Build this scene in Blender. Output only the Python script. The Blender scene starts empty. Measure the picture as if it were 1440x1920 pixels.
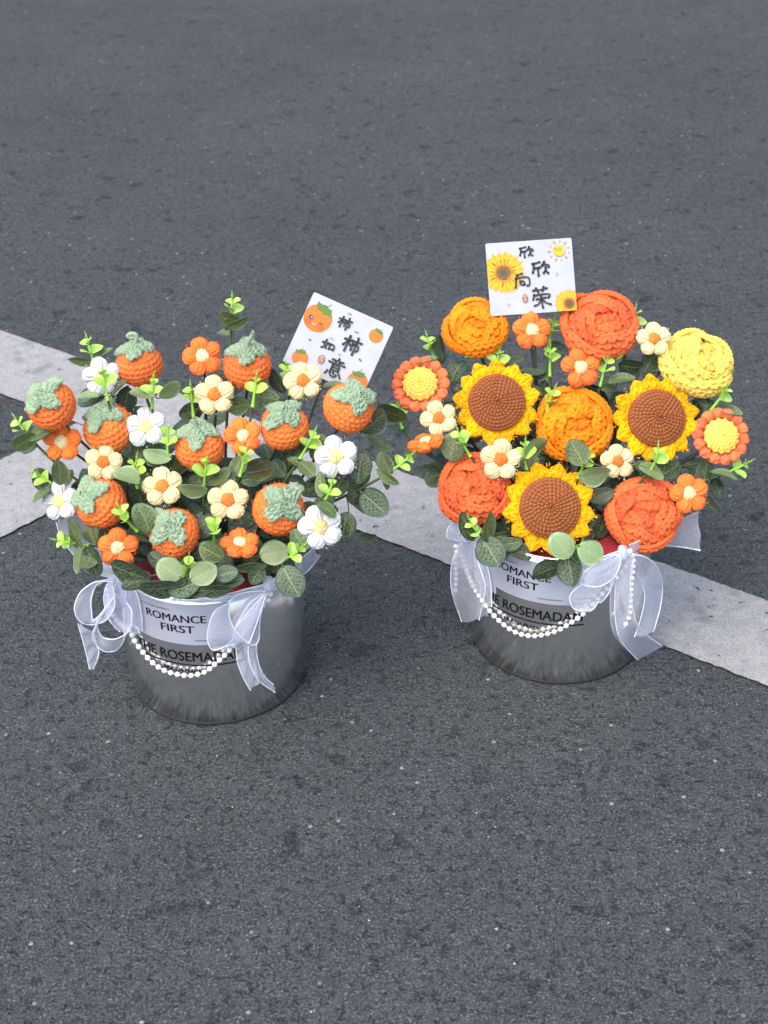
import bpy, math, random
import numpy as np
from mathutils import Vector, Matrix

random.seed(7); rng = np.random.default_rng(7)
SC = bpy.context.scene
COL = SC.collection
R_ = math.radians

# ------------------------------------------------------------------ camera
TH, FPX, ROLL, CH = R_(32.937), 2775.7, R_(-1.316), 0.9555
FW = Vector((0, math.cos(TH), -math.sin(TH)))
_u = Vector((0, math.sin(TH), math.cos(TH))); _r = Vector((1, 0, 0))
RT = _r * math.cos(ROLL) + _u * math.sin(ROLL)
UP = -_r * math.sin(ROLL) + _u * math.cos(ROLL)
CAM = Vector((0, 0, CH))
cd = bpy.data.cameras.new('camera'); cam = bpy.data.objects.new('camera', cd); COL.objects.link(cam)
cd.sensor_fit = 'VERTICAL'; cd.sensor_height = 36; cd.sensor_width = 27; cd.lens = FPX / 1920 * 36
cd.clip_start = 0.05; cd.clip_end = 500
M = Matrix((RT, UP, -FW)).transposed().to_4x4(); M.translation = CAM; cam.matrix_world = M
cd.dof.use_dof = True; cd.dof.focus_distance = 1.38; cd.dof.aperture_fstop = 13
SC.camera = cam

# ------------------------------------------------------------------ sky, sun, exposure
SUN_EL, SUN_AZ = R_(60), R_(-142)     # azimuth measured from +Y towards +X
w = bpy.data.worlds.new('World'); SC.world = w; w.use_nodes = True
nt = w.node_tree; bg = nt.nodes['Background']
sky = nt.nodes.new('ShaderNodeTexSky'); sky.sky_type = 'NISHITA'; sky.sun_disc = False
sky.sun_elevation = SUN_EL; sky.sun_rotation = SUN_AZ
sky.air_density = 1.0; sky.dust_density = 4.0; sky.ozone_density = 1.0
nt.links.new(sky.outputs[0], bg.inputs[0]); bg.inputs[1].default_value = 0.15
sl = bpy.data.lights.new('sun', 'SUN'); sl.energy = 1.1; sl.angle = R_(100); sl.color = (1, 0.94, 0.86)
so = bpy.data.objects.new('sun', sl); COL.objects.link(so)
sd = Vector((math.sin(SUN_AZ) * math.cos(SUN_EL), math.cos(SUN_AZ) * math.cos(SUN_EL), math.sin(SUN_EL)))
so.rotation_euler = sd.to_track_quat('Z', 'Y').to_euler(); so.location = (0, 0, 5)
SC.render.engine = 'CYCLES'
vs = SC.view_settings; vs.view_transform = 'Standard'; vs.look = 'None'; vs.gamma = 1; vs.exposure = 1.18
vs.use_curve_mapping = False

# ------------------------------------------------------------------ photo pixel -> place
def ray(px, py): return FW + RT * ((px - 720) / FPX) + UP * ((960 - py) / FPX)
def on_y(px, py, Y):
    d = ray(px, py); return CAM + d * (Y / d.y)
def on_ground(px, py, z=0.0):
    d = ray(px, py); return CAM + d * ((z - CH) / d.z)
def mpp(p): return (p - CAM).dot(FW) / FPX         # metres per photo pixel at a point

BR, BH = 0.09, 0.1532                              # bucket radius and height
BK = {'L': Vector((-0.1724, 1.1889, 0)), 'R': Vector((0.1785, 1.2380, 0))}
FOAM_Z = 0.141
def on_bucket(b, px, py, gap):
    """point on a cylinder round the bucket (its near side); beside it, the depth of the bucket's axis side"""
    c = BK[b]; d = ray(px, py); r = BR + gap
    A = d.x**2 + d.y**2; B = -2 * (d.x * c.x + d.y * c.y); C = c.x**2 + c.y**2 - r * r
    q = B * B - 4 * A * C
    t = (-B - math.sqrt(max(q, 0))) / (2 * A) if q > 0 else -B / (2 * A)
    return CAM + d * t
def dome_off(py): return -0.085 + (1090 - py) * (0.175 / 520)
def dome(b, px, py, extra=0.0):
    return on_y(px, py, BK[b].y + dome_off(py) + extra)

# ------------------------------------------------------------------ materials
MATS = {}
def newmat(name):
    m = bpy.data.materials.new(name); m.use_nodes = True
    n = m.node_tree.nodes; b = n['Principled BSDF']; return m, m.node_tree, n, b
def N(nt, kind, **kw):
    n = nt.nodes.new(kind)
    for k, v in kw.items():
        if k in n.inputs: n.inputs[k].default_value = v
        else: setattr(n, k, v)
    return n
def ramp(nt, src, stops):
    r = nt.nodes.new('ShaderNodeValToRGB'); e = r.color_ramp.elements
    while len(e) < len(stops): e.new(0.5)
    for i, (p, c) in enumerate(stops):
        e[i].position = p; e[i].color = (*c, 1) if len(c) == 3 else c
    nt.links.new(src, r.inputs[0]); return r
def mixc(nt, fac, a, b, blend='MIX'):
    m = nt.nodes.new('ShaderNodeMix'); m.data_type = 'RGBA'; m.blend_type = blend
    for s, v in ((0, fac), (6, a), (7, b)):
        if hasattr(v, 'links'): nt.links.new(v, m.inputs[s])
        else: m.inputs[s].default_value = v if s == 0 else (*v, 1)
    return m.outputs[2]
def mth(nt, op, a, b=None, c=None):
    m = nt.nodes.new('ShaderNodeMath'); m.operation = op
    for i, v in enumerate((a, b, c)):
        if v is None: continue
        if hasattr(v, 'links'): nt.links.new(v, m.inputs[i])
        else: m.inputs[i].default_value = v
    return m.outputs[0]

def yarn(name, col, dark=0.66, sheen=0.14):
    m, nt, n, b = newmat(name); L = nt.links
    tc = N(nt, 'ShaderNodeTexCoord'); oi = N(nt, 'ShaderNodeObjectInfo')
    fib = N(nt, 'ShaderNodeTexNoise', Scale=21.0, Detail=3.0, Roughness=0.75)
    mp = N(nt, 'ShaderNodeMapping'); mp.inputs['Scale'].default_value = (.32, 1.25, 1.25); L.new(tc.outputs['Object'], mp.inputs[0]); L.new(mp.outputs[0], fib.inputs['Vector'])
    big = N(nt, 'ShaderNodeTexNoise', Scale=5.0, Detail=2.0); L.new(tc.outputs['Object'], big.inputs['Vector'])
    r1 = ramp(nt, fib.outputs[0], [(0.36, tuple(c * dark for c in col)), (0.56, col)])
    lite = tuple(min(1, c * 1.08 + 0.02) for c in col)
    c2 = mixc(nt, mth(nt, 'MULTIPLY', big.outputs[0], 0.45), r1.outputs[0], lite)
    hsv = N(nt, 'ShaderNodeHueSaturation'); L.new(c2, hsv.inputs['Color'])
    L.new(mth(nt, 'MULTIPLY_ADD', oi.outputs['Random'], 0.16, 0.92), hsv.inputs['Value'])
    L.new(mth(nt, 'MULTIPLY_ADD', oi.outputs['Random'], 0.008, 0.496), hsv.inputs['Hue'])
    L.new(hsv.outputs[0], b.inputs['Base Color'])
    b.inputs['Roughness'].default_value = 0.92; b.inputs['Specular IOR Level'].default_value = 0.15
    b.inputs['Sheen Weight'].default_value = sheen; b.inputs['Sheen Roughness'].default_value = 0.6
    b.inputs['Sheen Tint'].default_value = (*lite, 1)
    bp = N(nt, 'ShaderNodeBump', Strength=0.35, Distance=0.012)
    fb = N(nt, 'ShaderNodeTexNoise', Scale=38.0, Detail=2.0); L.new(mp.outputs[0], fb.inputs['Vector'])
    L.new(fb.outputs[0], bp.inputs['Height']); L.new(bp.outputs[0], b.inputs['Normal'])
    MATS[name] = m
for nm, c in dict(orange=(.90, .205, .042), persimmon=(.88, .215, .052), cream=(.77, .66, .36), white=(.69, .70, .70),
                  butter=(.86, .68, .30), sage=(.29, .40, .265), gold=(.85, .42, .003), brown=(.315, .105, .036),
                  amber=(.86, .245, .008), coral=(.78, .140, .045), lemon=(.86, .63, .125), rimcoral=(.80, .185, .075),
                  sepal=(.26, .44, .045)).items(): yarn(nm, c)

def plain(name, col, rough=0.5, spec=0.5, metal=0.0):
    m, nt, n, b = newmat(name)
    tc = N(nt, 'ShaderNodeTexCoord'); no = N(nt, 'ShaderNodeTexNoise', Scale=40.0, Detail=3.0)
    nt.links.new(tc.outputs['Object'], no.inputs['Vector'])
    r = ramp(nt, no.outputs[0], [(0.3, tuple(c * 0.93 for c in col)), (0.7, tuple(min(1, c * 1.05) for c in col))])
    nt.links.new(r.outputs[0], b.inputs['Base Color'])
    b.inputs['Roughness'].default_value = rough; b.inputs['Specular IOR Level'].default_value = spec; b.inputs['Metallic'].default_value = metal
    MATS[name] = m; return m
plain('wire', (.030, .038, .028), .5); plain('sprig_stem', (.060, .105, .028), .45); plain('bright_stem', (.22, .48, .04), .45)
plain('ink', (.006, .007, .008), .6, .2); plain('ink_card', (.014, .020, .022), .6)
plain('card', (.345, .368, .415), .55); plain('sticker', (.36, .385, .46), .4, .4)
plain('p_orange', (0.4760, 0.1232, 0.0022), .6); plain('p_green', (0.0672, 0.1400, 0.0045), .6); plain('p_dark', (0.0280, 0.0560, 0.0224), .6)
plain('p_pink', (0.5040, 0.2352, 0.1848), .6); plain('p_blush', (0.4481, 0.0784, 0.0034), .6); plain('p_white', (0.4760, 0.4760, 0.4760), .6)
plain('p_seal', (0.2688, 0.0672, 0.0168), .6); plain('p_yellow', (0.4929, 0.3248, 0.0016), .6); plain('p_yellow2', (0.4481, 0.2632, 0.0011), .6)
plain('p_streak', (0.4481, 0.1456, 0.0112), .6); plain('p_disc', (0.0784, 0.0560, 0.0168), .6); plain('p_core', (0.0280, 0.0672, 0.0168), .6)
plain('p_sun', (0.4033, 0.3472, 0.0056), .6); plain('p_ray', (0.4760, 0.1848, 0.0168), .6); plain('p_star', (0.4200, 0.1848, 0.1232), .6)
plain('holder', (.10, .12, .09), .3); plain('dark_seam', (.018, .018, .018), .5)
plain('cord', (.78, .81, .90), .6); plain('string', (.75, .75, .72), .6)

m, nt, n, b = newmat('pearl')
b.inputs['Base Color'].default_value = (.80, .80, .77, 1); b.inputs['Roughness'].default_value = .22
b.inputs['Coat Weight'].default_value = .5; b.inputs['Coat Roughness'].default_value = .12
b.inputs['Subsurface Weight'].default_value = .15; b.inputs['Subsurface Radius'].default_value = (.002, .002, .002)
no = N(nt, 'ShaderNodeTexNoise', Scale=900.0); tc = N(nt, 'ShaderNodeTexCoord'); nt.links.new(tc.outputs['Object'], no.inputs['Vector'])
r = ramp(nt, no.outputs[0], [(.3, (.68, .68, .66)), (.7, (.77, .76, .74))]); nt.links.new(r.outputs[0], b.inputs['Base Color'])
MATS['pearl'] = m

m, nt, n, b = newmat('organza'); L = nt.links
tc = N(nt, 'ShaderNodeTexCoord'); no = N(nt, 'ShaderNodeTexNoise', Scale=900.0, Detail=1.0); L.new(tc.outputs['Object'], no.inputs['Vector'])
no2 = N(nt, 'ShaderNodeTexNoise', Scale=60.0, Detail=2.0); L.new(tc.outputs['Object'], no2.inputs['Vector'])
tr = N(nt, 'ShaderNodeBsdfTransparent'); tr.inputs[0].default_value = (.93, .95, 1, 1)
df = N(nt, 'ShaderNodeBsdfDiffuse'); df.inputs[0].default_value = (.80, .83, .92, 1)
tl = N(nt, 'ShaderNodeBsdfTranslucent'); tl.inputs[0].default_value = (.80, .83, .92, 1)
gl = N(nt, 'ShaderNodeBsdfGlossy'); gl.inputs[0].default_value = (.9, .92, 1, 1); gl.inputs['Roughness'].default_value = .35
ms = N(nt, 'ShaderNodeMixShader'); ms.inputs[0].default_value = .40; L.new(df.outputs[0], ms.inputs[1]); L.new(tl.outputs[0], ms.inputs[2])
ms1 = N(nt, 'ShaderNodeMixShader'); ms1.inputs[0].default_value = .10; L.new(ms.outputs[0], ms1.inputs[1]); L.new(gl.outputs[0], ms1.inputs[2])
fac = mth(nt, 'MULTIPLY_ADD', no.outputs[0], .5, mth(nt, 'MULTIPLY_ADD', no2.outputs[0], .20, .15))
ms2 = N(nt, 'ShaderNodeMixShader'); L.new(fac, ms2.inputs[0]); L.new(tr.outputs[0], ms2.inputs[1]); L.new(ms1.outputs[0], ms2.inputs[2])
L.new(ms2.outputs[0], n['Material Output'].inputs[0]); MATS['organza'] = m

m, nt, n, b = newmat('bucket_metal'); L = nt.links
tc = N(nt, 'ShaderNodeTexCoord'); mp = N(nt, 'ShaderNodeMapping'); mp.inputs['Scale'].default_value = (60, 60, 9)
L.new(tc.outputs['Object'], mp.inputs[0]); no = N(nt, 'ShaderNodeTexNoise', Scale=1.5, Detail=4.0); L.new(mp.outputs[0], no.inputs['Vector'])
no2 = N(nt, 'ShaderNodeTexNoise', Scale=22.0, Detail=4.0); L.new(tc.outputs['Object'], no2.inputs['Vector'])
b.inputs['Metallic'].default_value = .965
rr = ramp(nt, no2.outputs[0], [(.3, (.90, .905, .91)), (.7, (.95, .95, .955))]); L.new(rr.outputs[0], b.inputs['Base Color'])
L.new(mth(nt, 'MULTIPLY_ADD', no.outputs[0], .05, .16), b.inputs['Roughness'])
bp = N(nt, 'ShaderNodeBump', Strength=.01, Distance=.002); L.new(no.outputs[0], bp.inputs['Height']); L.new(bp.outputs[0], b.inputs['Normal'])
MATS['bucket_metal'] = m
plain('chrome', (.80, .80, .80), .12, .5, 1.0)

m, nt, n, b = newmat('red_foam'); L = nt.links
tc = N(nt, 'ShaderNodeTexCoord'); no = N(nt, 'ShaderNodeTexNoise', Scale=700.0, Detail=2.0); L.new(tc.outputs['Object'], no.inputs['Vector'])
rr = ramp(nt, no.outputs[0], [(.35, (.20, .008, .012)), (.65, (.38, .02, .035))]); L.new(rr.outputs[0], b.inputs['Base Color']); b.inputs['Roughness'].default_value = .8
bp = N(nt, 'ShaderNodeBump', Strength=.6, Distance=.002); L.new(no.outputs[0], bp.inputs['Height']); L.new(bp.outputs[0], b.inputs['Normal']); MATS['red_foam'] = m

def leafmat(name, body, vein, margin, vs_, vfac):
    m, nt, n, b = newmat(name); L = nt.links
    uv = N(nt, 'ShaderNodeUVMap'); sep = N(nt, 'ShaderNodeSeparateXYZ'); L.new(uv.outputs[0], sep.inputs[0])
    U, V = sep.outputs[0], sep.outputs[1]          # U 0..1 along, V 0..1 across
    oi = N(nt, 'ShaderNodeObjectInfo')
    off = N(nt, 'ShaderNodeVectorMath'); off.operation = 'ADD'; L.new(uv.outputs[0], off.inputs[0])
    cmb = N(nt, 'ShaderNodeCombineXYZ'); L.new(mth(nt, 'MULTIPLY', oi.outputs['Random'], 17.0), cmb.inputs[0]); L.new(cmb.outputs[0], off.inputs[1])
    vo = N(nt, 'ShaderNodeTexVoronoi'); vo.feature = 'DISTANCE_TO_EDGE'; vo.inputs['Scale'].default_value = vs_; L.new(off.outputs[0], vo.inputs['Vector'])
    net = ramp(nt, vo.outputs['Distance'], [(.02, (1, 1, 1)), (.075, (0, 0, 0))])
    av = mth(nt, 'ABSOLUTE', mth(nt, 'SUBTRACT', V, .5))
    mid = ramp(nt, av, [(.012, (1, 1, 1)), (.028, (0, 0, 0))])
    side = mth(nt, 'FRACT', mth(nt, 'MULTIPLY', mth(nt, 'SUBTRACT', U, mth(nt, 'MULTIPLY', av, .7)), 6.5))
    sd_ = ramp(nt, mth(nt, 'ABSOLUTE', mth(nt, 'SUBTRACT', side, .5)), [(.03, (1, 1, 1)), (.09, (0, 0, 0))])
    # distance from the leaf's middle: net stops before the waxy margin
    dx = mth(nt, 'MULTIPLY', mth(nt, 'SUBTRACT', U, .47), 2.05); dy = mth(nt, 'MULTIPLY', av, 2.0)
    rad = mth(nt, 'SQRT', mth(nt, 'ADD', mth(nt, 'MULTIPLY', dx, dx), mth(nt, 'MULTIPLY', dy, dy)))
    inn = ramp(nt, rad, [(.76, (1, 1, 1)), (.88, (0, 0, 0))])
    v = mth(nt, 'MAXIMUM', mth(nt, 'MULTIPLY', net.outputs[0], .8), mth(nt, 'MAXIMUM', mid.outputs[0], mth(nt, 'MULTIPLY', sd_.outputs[0], .7)))
    v = mth(nt, 'MULTIPLY', mth(nt, 'MULTIPLY', v, inn.outputs[0]), vfac)
    c = mixc(nt, inn.outputs[0], margin, body); c = mixc(nt, v, c, vein)
    hs = N(nt, 'ShaderNodeHueSaturation'); L.new(c, hs.inputs['Color'])
    L.new(mth(nt, 'MULTIPLY_ADD', oi.outputs['Random'], .5, .75), hs.inputs['Value'])
    L.new(mth(nt, 'MULTIPLY_ADD', oi.outputs['Random'], .03, .485), hs.inputs['Hue'])
    L.new(hs.outputs[0], b.inputs['Base Color']); b.inputs['Roughness'].default_value = .42; b.inputs['Specular IOR Level'].default_value = .4
    bp = N(nt, 'ShaderNodeBump', Strength=.25, Distance=.002); L.new(v, bp.inputs['Height']); L.new(bp.outputs[0], b.inputs['Normal'])
    MATS[name] = m
leafmat('leaf_dark', (.022, .042, .022), (.22, .29, .14), (.048, .090, .058), 9.0, .64)
leafmat('leaf_mid', (.055, .090, .028), (.27, .33, .14), (.11, .165, .075), 8.0, .60)
leafmat('leaf_light', (.150, .220, .098), (.30, .37, .17), (.21, .29, .145), 8.0, .42)
m, nt, n, b = newmat('tip_leaf')
tc = N(nt, 'ShaderNodeTexCoord'); no = N(nt, 'ShaderNodeTexNoise', Scale=3.0); nt.links.new(tc.outputs['Object'], no.inputs['Vector'])
r = ramp(nt, no.outputs[0], [(.3, (.28, .52, .06)), (.7, (.42, .64, .13))]); nt.links.new(r.outputs[0], b.inputs['Base Color'])
b.inputs['Roughness'].default_value = .4; b.inputs['Subsurface Weight'].default_value = .2; b.inputs['Subsurface Radius'].default_value = (.002, .003, .001)
MATS['tip_leaf'] = m

def asphalt():
    m, nt, n, b = newmat('asphalt'); L = nt.links
    tc = N(nt, 'ShaderNodeTexCoord'); P = tc.outputs['Object']
    def noise(s, d=3.0, rough=.6, dist=0.0):
        x = N(nt, 'ShaderNodeTexNoise', Scale=s, Detail=d, Roughness=rough, Distortion=dist); L.new(P, x.inputs['Vector']); return x.outputs[0]
    vo = N(nt, 'ShaderNodeTexVoronoi', Scale=150.0); L.new(P, vo.inputs['Vector'])
    stone = N(nt, 'ShaderNodeSeparateColor'); L.new(vo.outputs['Color'], stone.inputs[0])
    fine = noise(380, 3, .8); mid = noise(70, 5, .65); large = noise(2.4, 5, .6); fleck = noise(420, 2, .6, .3); broad = noise(14, 4, .6)
    base = ramp(nt, fine, [(.33, (.018, .0215, .0235)), (.46, (.039, .0455, .0485)), (.54, (.057, .0655, .069)), (.67, (.132, .140, .139))])
    # coated stones: each its own grey
    c = mixc(nt, mth(nt, 'MULTIPLY', ramp(nt, stone.outputs[0], [(.45, (0, 0, 0)), (1.0, (1, 1, 1))]).outputs[0], .35), base.outputs[0], (.082, .0925, .097))
    # fractured pale faces and tan fines
    clump = ramp(nt, mid, [(.42, (.15, .15, .15)), (.62, (1, 1, 1))])
    c = mixc(nt, mth(nt, 'MULTIPLY', ramp(nt, fleck, [(.58, (0, 0, 0)), (.66, (1, 1, 1))]).outputs[0], mth(nt, 'MULTIPLY', clump.outputs[0], .70)), c, (.26, .265, .26))
    c = mixc(nt, mth(nt, 'MULTIPLY', ramp(nt, noise(240, 3, .6), [(.62, (0, 0, 0)), (.72, (1, 1, 1))]).outputs[0], .5), c, (.16, .135, .095))
    gm = ramp(nt, stone.outputs[1], [(.985, (0, 0, 0)), (.99, (1, 1, 1))]); core = ramp(nt, vo.outputs['Distance'], [(.20, (1, 1, 1)), (.36, (0, 0, 0))])
    c = mixc(nt, mth(nt, 'MULTIPLY', gm.outputs[0], mth(nt, 'MULTIPLY', core.outputs[0], .8)), c, (.36, .36, .35))
    # worn binder flats and dark pits
    flat = ramp(nt, noise(48, 3, .6), [(.52, (0, 0, 0)), (.60, (1, 1, 1))])
    c = mixc(nt, mth(nt, 'MULTIPLY', flat.outputs[0], .35), c, (.056, .064, .070))
    pit = ramp(nt, noise(26, 4, .6), [(.605, (0, 0, 0)), (.665, (1, 1, 1))])
    c = mixc(nt, mth(nt, 'MULTIPLY', pit.outputs[0], .50), c, (.018, .020, .023))
    crack = ramp(nt, noise(110, 4, .7), [(.37, (1, 1, 1)), (.43, (0, 0, 0))])
    c = mixc(nt, mth(nt, 'MULTIPLY', crack.outputs[0], .45), c, (.014, .014, .016))
    c = mixc(nt, .55, c, ramp(nt, mth(nt, 'ADD', mth(nt, 'MULTIPLY', large, .6), mth(nt, 'MULTIPLY', broad, .4)), [(.35, (.40, .40, .40)), (.65, (.60, .60, .60))]).outputs[0], 'OVERLAY')
    L.new(c, b.inputs['Base Color'])
    L.new(mth(nt, 'MULTIPLY_ADD', fine, .2, .75), b.inputs['Roughness']); b.inputs['Specular IOR Level'].default_value = .08
    h = mth(nt, 'ADD', mth(nt, 'MULTIPLY', fine, .7), mth(nt, 'ADD', mth(nt, 'MULTIPLY', mth(nt, 'SUBTRACT', 1.0, vo.outputs['Distance']), .35), mth(nt, 'MULTIPLY', mid, 1.0)))
    h = mth(nt, 'SUBTRACT', h, mth(nt, 'ADD', mth(nt, 'MULTIPLY', pit.outputs[0], .7), mth(nt, 'MULTIPLY', crack.outputs[0], .5)))
    bp = N(nt, 'ShaderNodeBump', Strength=.8, Distance=.0045); L.new(h, bp.inputs['Height']); L.new(bp.outputs[0], b.inputs['Normal'])
    MATS['asphalt'] = m
asphalt()
def paint():
    m, nt, n, b = newmat('road_paint'); L = nt.links
    tc = N(nt, 'ShaderNodeTexCoord'); P = tc.outputs['Object']
    def noise(s, d=3.0, rough=.6):
        x = N(nt, 'ShaderNodeTexNoise', Scale=s, Detail=d, Roughness=rough); L.new(P, x.inputs['Vector']); return x.outputs[0]
    fine = noise(380, 3, .7); mid = noise(60, 4, .65); spot = noise(26, 3, .5); lg = noise(5, 3)
    base = ramp(nt, fine, [(.3, (.15, .155, .155)), (.50, (.28, .285, .28)), (.72, (.40, .40, .385))])
    c = mixc(nt, mth(nt, 'MULTIPLY', ramp(nt, mid, [(.42, (1, 1, 1)), (.60, (0, 0, 0))]).outputs[0], .38), base.outputs[0], (.145, .15, .155))
    c = mixc(nt, mth(nt, 'MULTIPLY', ramp(nt, spot, [(.60, (0, 0, 0)), (.70, (1, 1, 1))]).outputs[0], .6), c, (.11, .112, .112))
    c = mixc(nt, mth(nt, 'MULTIPLY', lg, .3), c, (.20, .205, .21))
    L.new(c, b.inputs['Base Color']); b.inputs['Roughness'].default_value = .75
    h = mth(nt, 'ADD', mth(nt, 'MULTIPLY', fine, .5), mth(nt, 'MULTIPLY', mid, .8))
    bp = N(nt, 'ShaderNodeBump', Strength=.55, Distance=.003); L.new(h, bp.inputs['Height']); L.new(bp.outputs[0], b.inputs['Normal'])
    # chipped spots let the asphalt show through
    chip = mth(nt, 'ADD', mth(nt, 'MULTIPLY', noise(130, 4, .7), .6), mth(nt, 'MULTIPLY', mid, .4))
    hole = ramp(nt, chip, [(.365, (1, 1, 1)), (.395, (0, 0, 0))])
    tr = N(nt, 'ShaderNodeBsdfTransparent'); mx = N(nt, 'ShaderNodeMixShader')
    L.new(hole.outputs[0], mx.inputs[0]); L.new(b.outputs[0], mx.inputs[1]); L.new(tr.outputs[0], mx.inputs[2]); L.new(mx.outputs[0], n['Material Output'].inputs[0])
    MATS['road_paint'] = m
paint()
plain('grit_pale', (.34, .33, .31), .8)

# ------------------------------------------------------------------ object helpers
W = {}
def thing(name, label, cat, base, group=None):
    o = bpy.data.objects.new(name, None); COL.objects.link(o); o.empty_display_size = .01
    o.location = base; W[o] = Matrix.Translation(base)
    o['label'] = label; o['category'] = cat
    if group: o['group'] = group
    return o
def link(name, me, mat, parent=None, M=None):
    o = bpy.data.objects.new(name, me); COL.objects.link(o)
    M = M or Matrix.Identity(4)
    if parent: o.parent = parent; o.matrix_basis = W[parent].inverted() @ M
    else: o.matrix_basis = M
    W[o] = M.copy()
    if mat:
        if not me.materials: me.materials.append(None)
        o.material_slots[0].link = 'OBJECT'; o.material_slots[0].material = MATS[mat]
    return o
def mesh(name, V, F, uv=None, smooth=True):
    me = bpy.data.meshes.new(name); me.from_pydata([tuple(map(float, v)) for v in V], [], F)
    if smooth: me.polygons.foreach_set('use_smooth', [True] * len(me.polygons))
    if uv is not None:
        l = me.uv_layers.new(name='UVMap'); idx = np.zeros(len(me.loops), int); me.loops.foreach_get('vertex_index', idx)
        l.data.foreach_set('uv', np.asarray(uv)[idx].ravel())
    me.update(); return me
def gridF(n, m, cu=False, cv=False):
    """faces of an n x m grid of vertices (index i*m+j); cu closes i, cv closes j"""
    F = []
    for i in range(n if cu else n - 1):
        a = i * m; b_ = ((i + 1) % n) * m
        for j in range(m if cv else m - 1):
            k = (j + 1) % m
            F.append((a + j, b_ + j, b_ + k, a + k))
    return F
def tubeV(pts, rad, sides=7):
    pts = [Vector(p) for p in pts]; n = len(pts); V = []
    t0 = (pts[1] - pts[0]).normalized(); nrm = t0.orthogonal().normalized()
    for i, p in enumerate(pts):
        t = (pts[min(i + 1, n - 1)] - pts[max(i - 1, 0)]).normalized()
        nrm = (nrm - t * nrm.dot(t)).normalized(); bi = t.cross(nrm)
        r = rad[i] if hasattr(rad, '__len__') else rad
        for k in range(sides):
            a = 2 * math.pi * k / sides; V.append(p + (nrm * math.cos(a) + bi * math.sin(a)) * r)
    F = gridF(n, sides, False, True)
    F = [tuple(reversed(f)) for f in F]
    F.append(tuple(range(sides))); F.append(tuple(reversed(range((n - 1) * sides, n * sides))))
    return V, F
def bez(a, b, c, d, n=14):
    out = []
    for i in range(n):
        t = i / (n - 1); s = 1 - t
        out.append(a * s**3 + b * 3 * s * s * t + c * 3 * s * t * t + d * t**3)
    return out
def frame(loc, z, scale, spin=0.0):
    """matrix with local z along z, local x towards screen right"""
    z = z.normalized(); x = (RT - z * RT.dot(z)).normalized(); y = z.cross(x)
    m = Matrix((x, y, z)).transposed().to_4x4() @ Matrix.Rotation(spin, 4, 'Z') @ Matrix.Scale(scale, 4)
    m.translation = loc; return m
def facing(fx, fy):
    """direction that points fx right, fy up on the picture and the rest towards the viewer's side"""
    return (RT * fx + UP * fy - FW * math.sqrt(max(0.02, 1 - fx * fx - fy * fy))).normalized()

# ------------------------------------------------------------------ crochet shapes (unit radius)
def stitch(u, v):
    r = np.floor(v); s = np.mod(u + .5 * np.mod(r, 2), 1.0); t = v - r
    dA = np.abs(s - (.5 - .36 * (t + .08))); dB = np.abs(s - (.5 + .36 * (t + .08)))
    d = np.minimum(dA, dB); h = np.sqrt(np.clip(1 - (d / .27)**2, 0, 1))
    e = np.clip(np.sin(np.pi * np.clip((t + .04) / 1.08, 0, 1)), 0, 1)**.55
    return h * e
def bead(u, v):
    r = np.floor(v); s = np.mod(u + .37 * r, 1.0); t = v - r
    return np.sqrt(np.clip(1 - ((s - .5 - .30 * (t - .5)) / .52)**2 - ((t - .5) / .56)**2, 0, 1))
def fuzz_mesh(name, V, Nn, count, length, width):
    V = np.asarray(V); Nn = np.asarray(Nn); idx = rng.integers(0, len(V), count)
    P = V[idx]; D = Nn[idx] + rng.normal(0, .55, (count, 3)); D /= np.linalg.norm(D, axis=1)[:, None] + 1e-9
    S = np.cross(D, rng.normal(0, 1, (count, 3))); S /= np.linalg.norm(S, axis=1)[:, None] + 1e-9
    l = length * rng.uniform(.4, 1.2, count)[:, None]
    bend = P + D * l * .55 + S * l * .15
    out = np.concatenate([P - S * width, P + S * width, bend + S * width * .8, P + D * l + rng.normal(0, .25, (count, 3)) * l], 0)
    F = []
    for i in range(count): F += [(i, i + count, i + 2 * count), (i, i + 2 * count, i + 3 * count)]
    return mesh(name, out, F, smooth=False)

def make_ball():
    nv, nu, rows = 78, 168, 12
    th = np.linspace(0.0, np.pi, nv); ph = np.linspace(0, 2 * np.pi, nu, endpoint=False)
    T, Pm = np.meshgrid(th, ph, indexing='ij'); v = T / np.pi * rows
    cnt = np.maximum(6, np.round(25 * np.sin((np.floor(np.clip(v, 0, rows - .01)) + .5) / rows * np.pi)))
    h = stitch(Pm / (2 * np.pi) * cnt, v) * np.clip(np.sin(T) * 3, 0, 1)
    wob = 1 + .018 * np.sin(3 * Pm + 1) * np.sin(T) + .014 * np.sin(2 * Pm + 4 * T)
    r = wob * (.925 + .085 * h)
    X = np.stack([r * np.sin(T) * np.cos(Pm), r * np.sin(T) * np.sin(Pm), r * np.cos(T) * .92], -1).reshape(-1, 3)
    F = [tuple(reversed(f)) for f in gridF(nv, nu, False, True)]
    F = [tuple(reversed(f)) for f in F]
    fz = fuzz_mesh('persimmon_fuzz', X, X / np.linalg.norm(X, axis=1)[:, None], 2200, .09, .0032)
    return mesh('persimmon_body', X, F), fz
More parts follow.
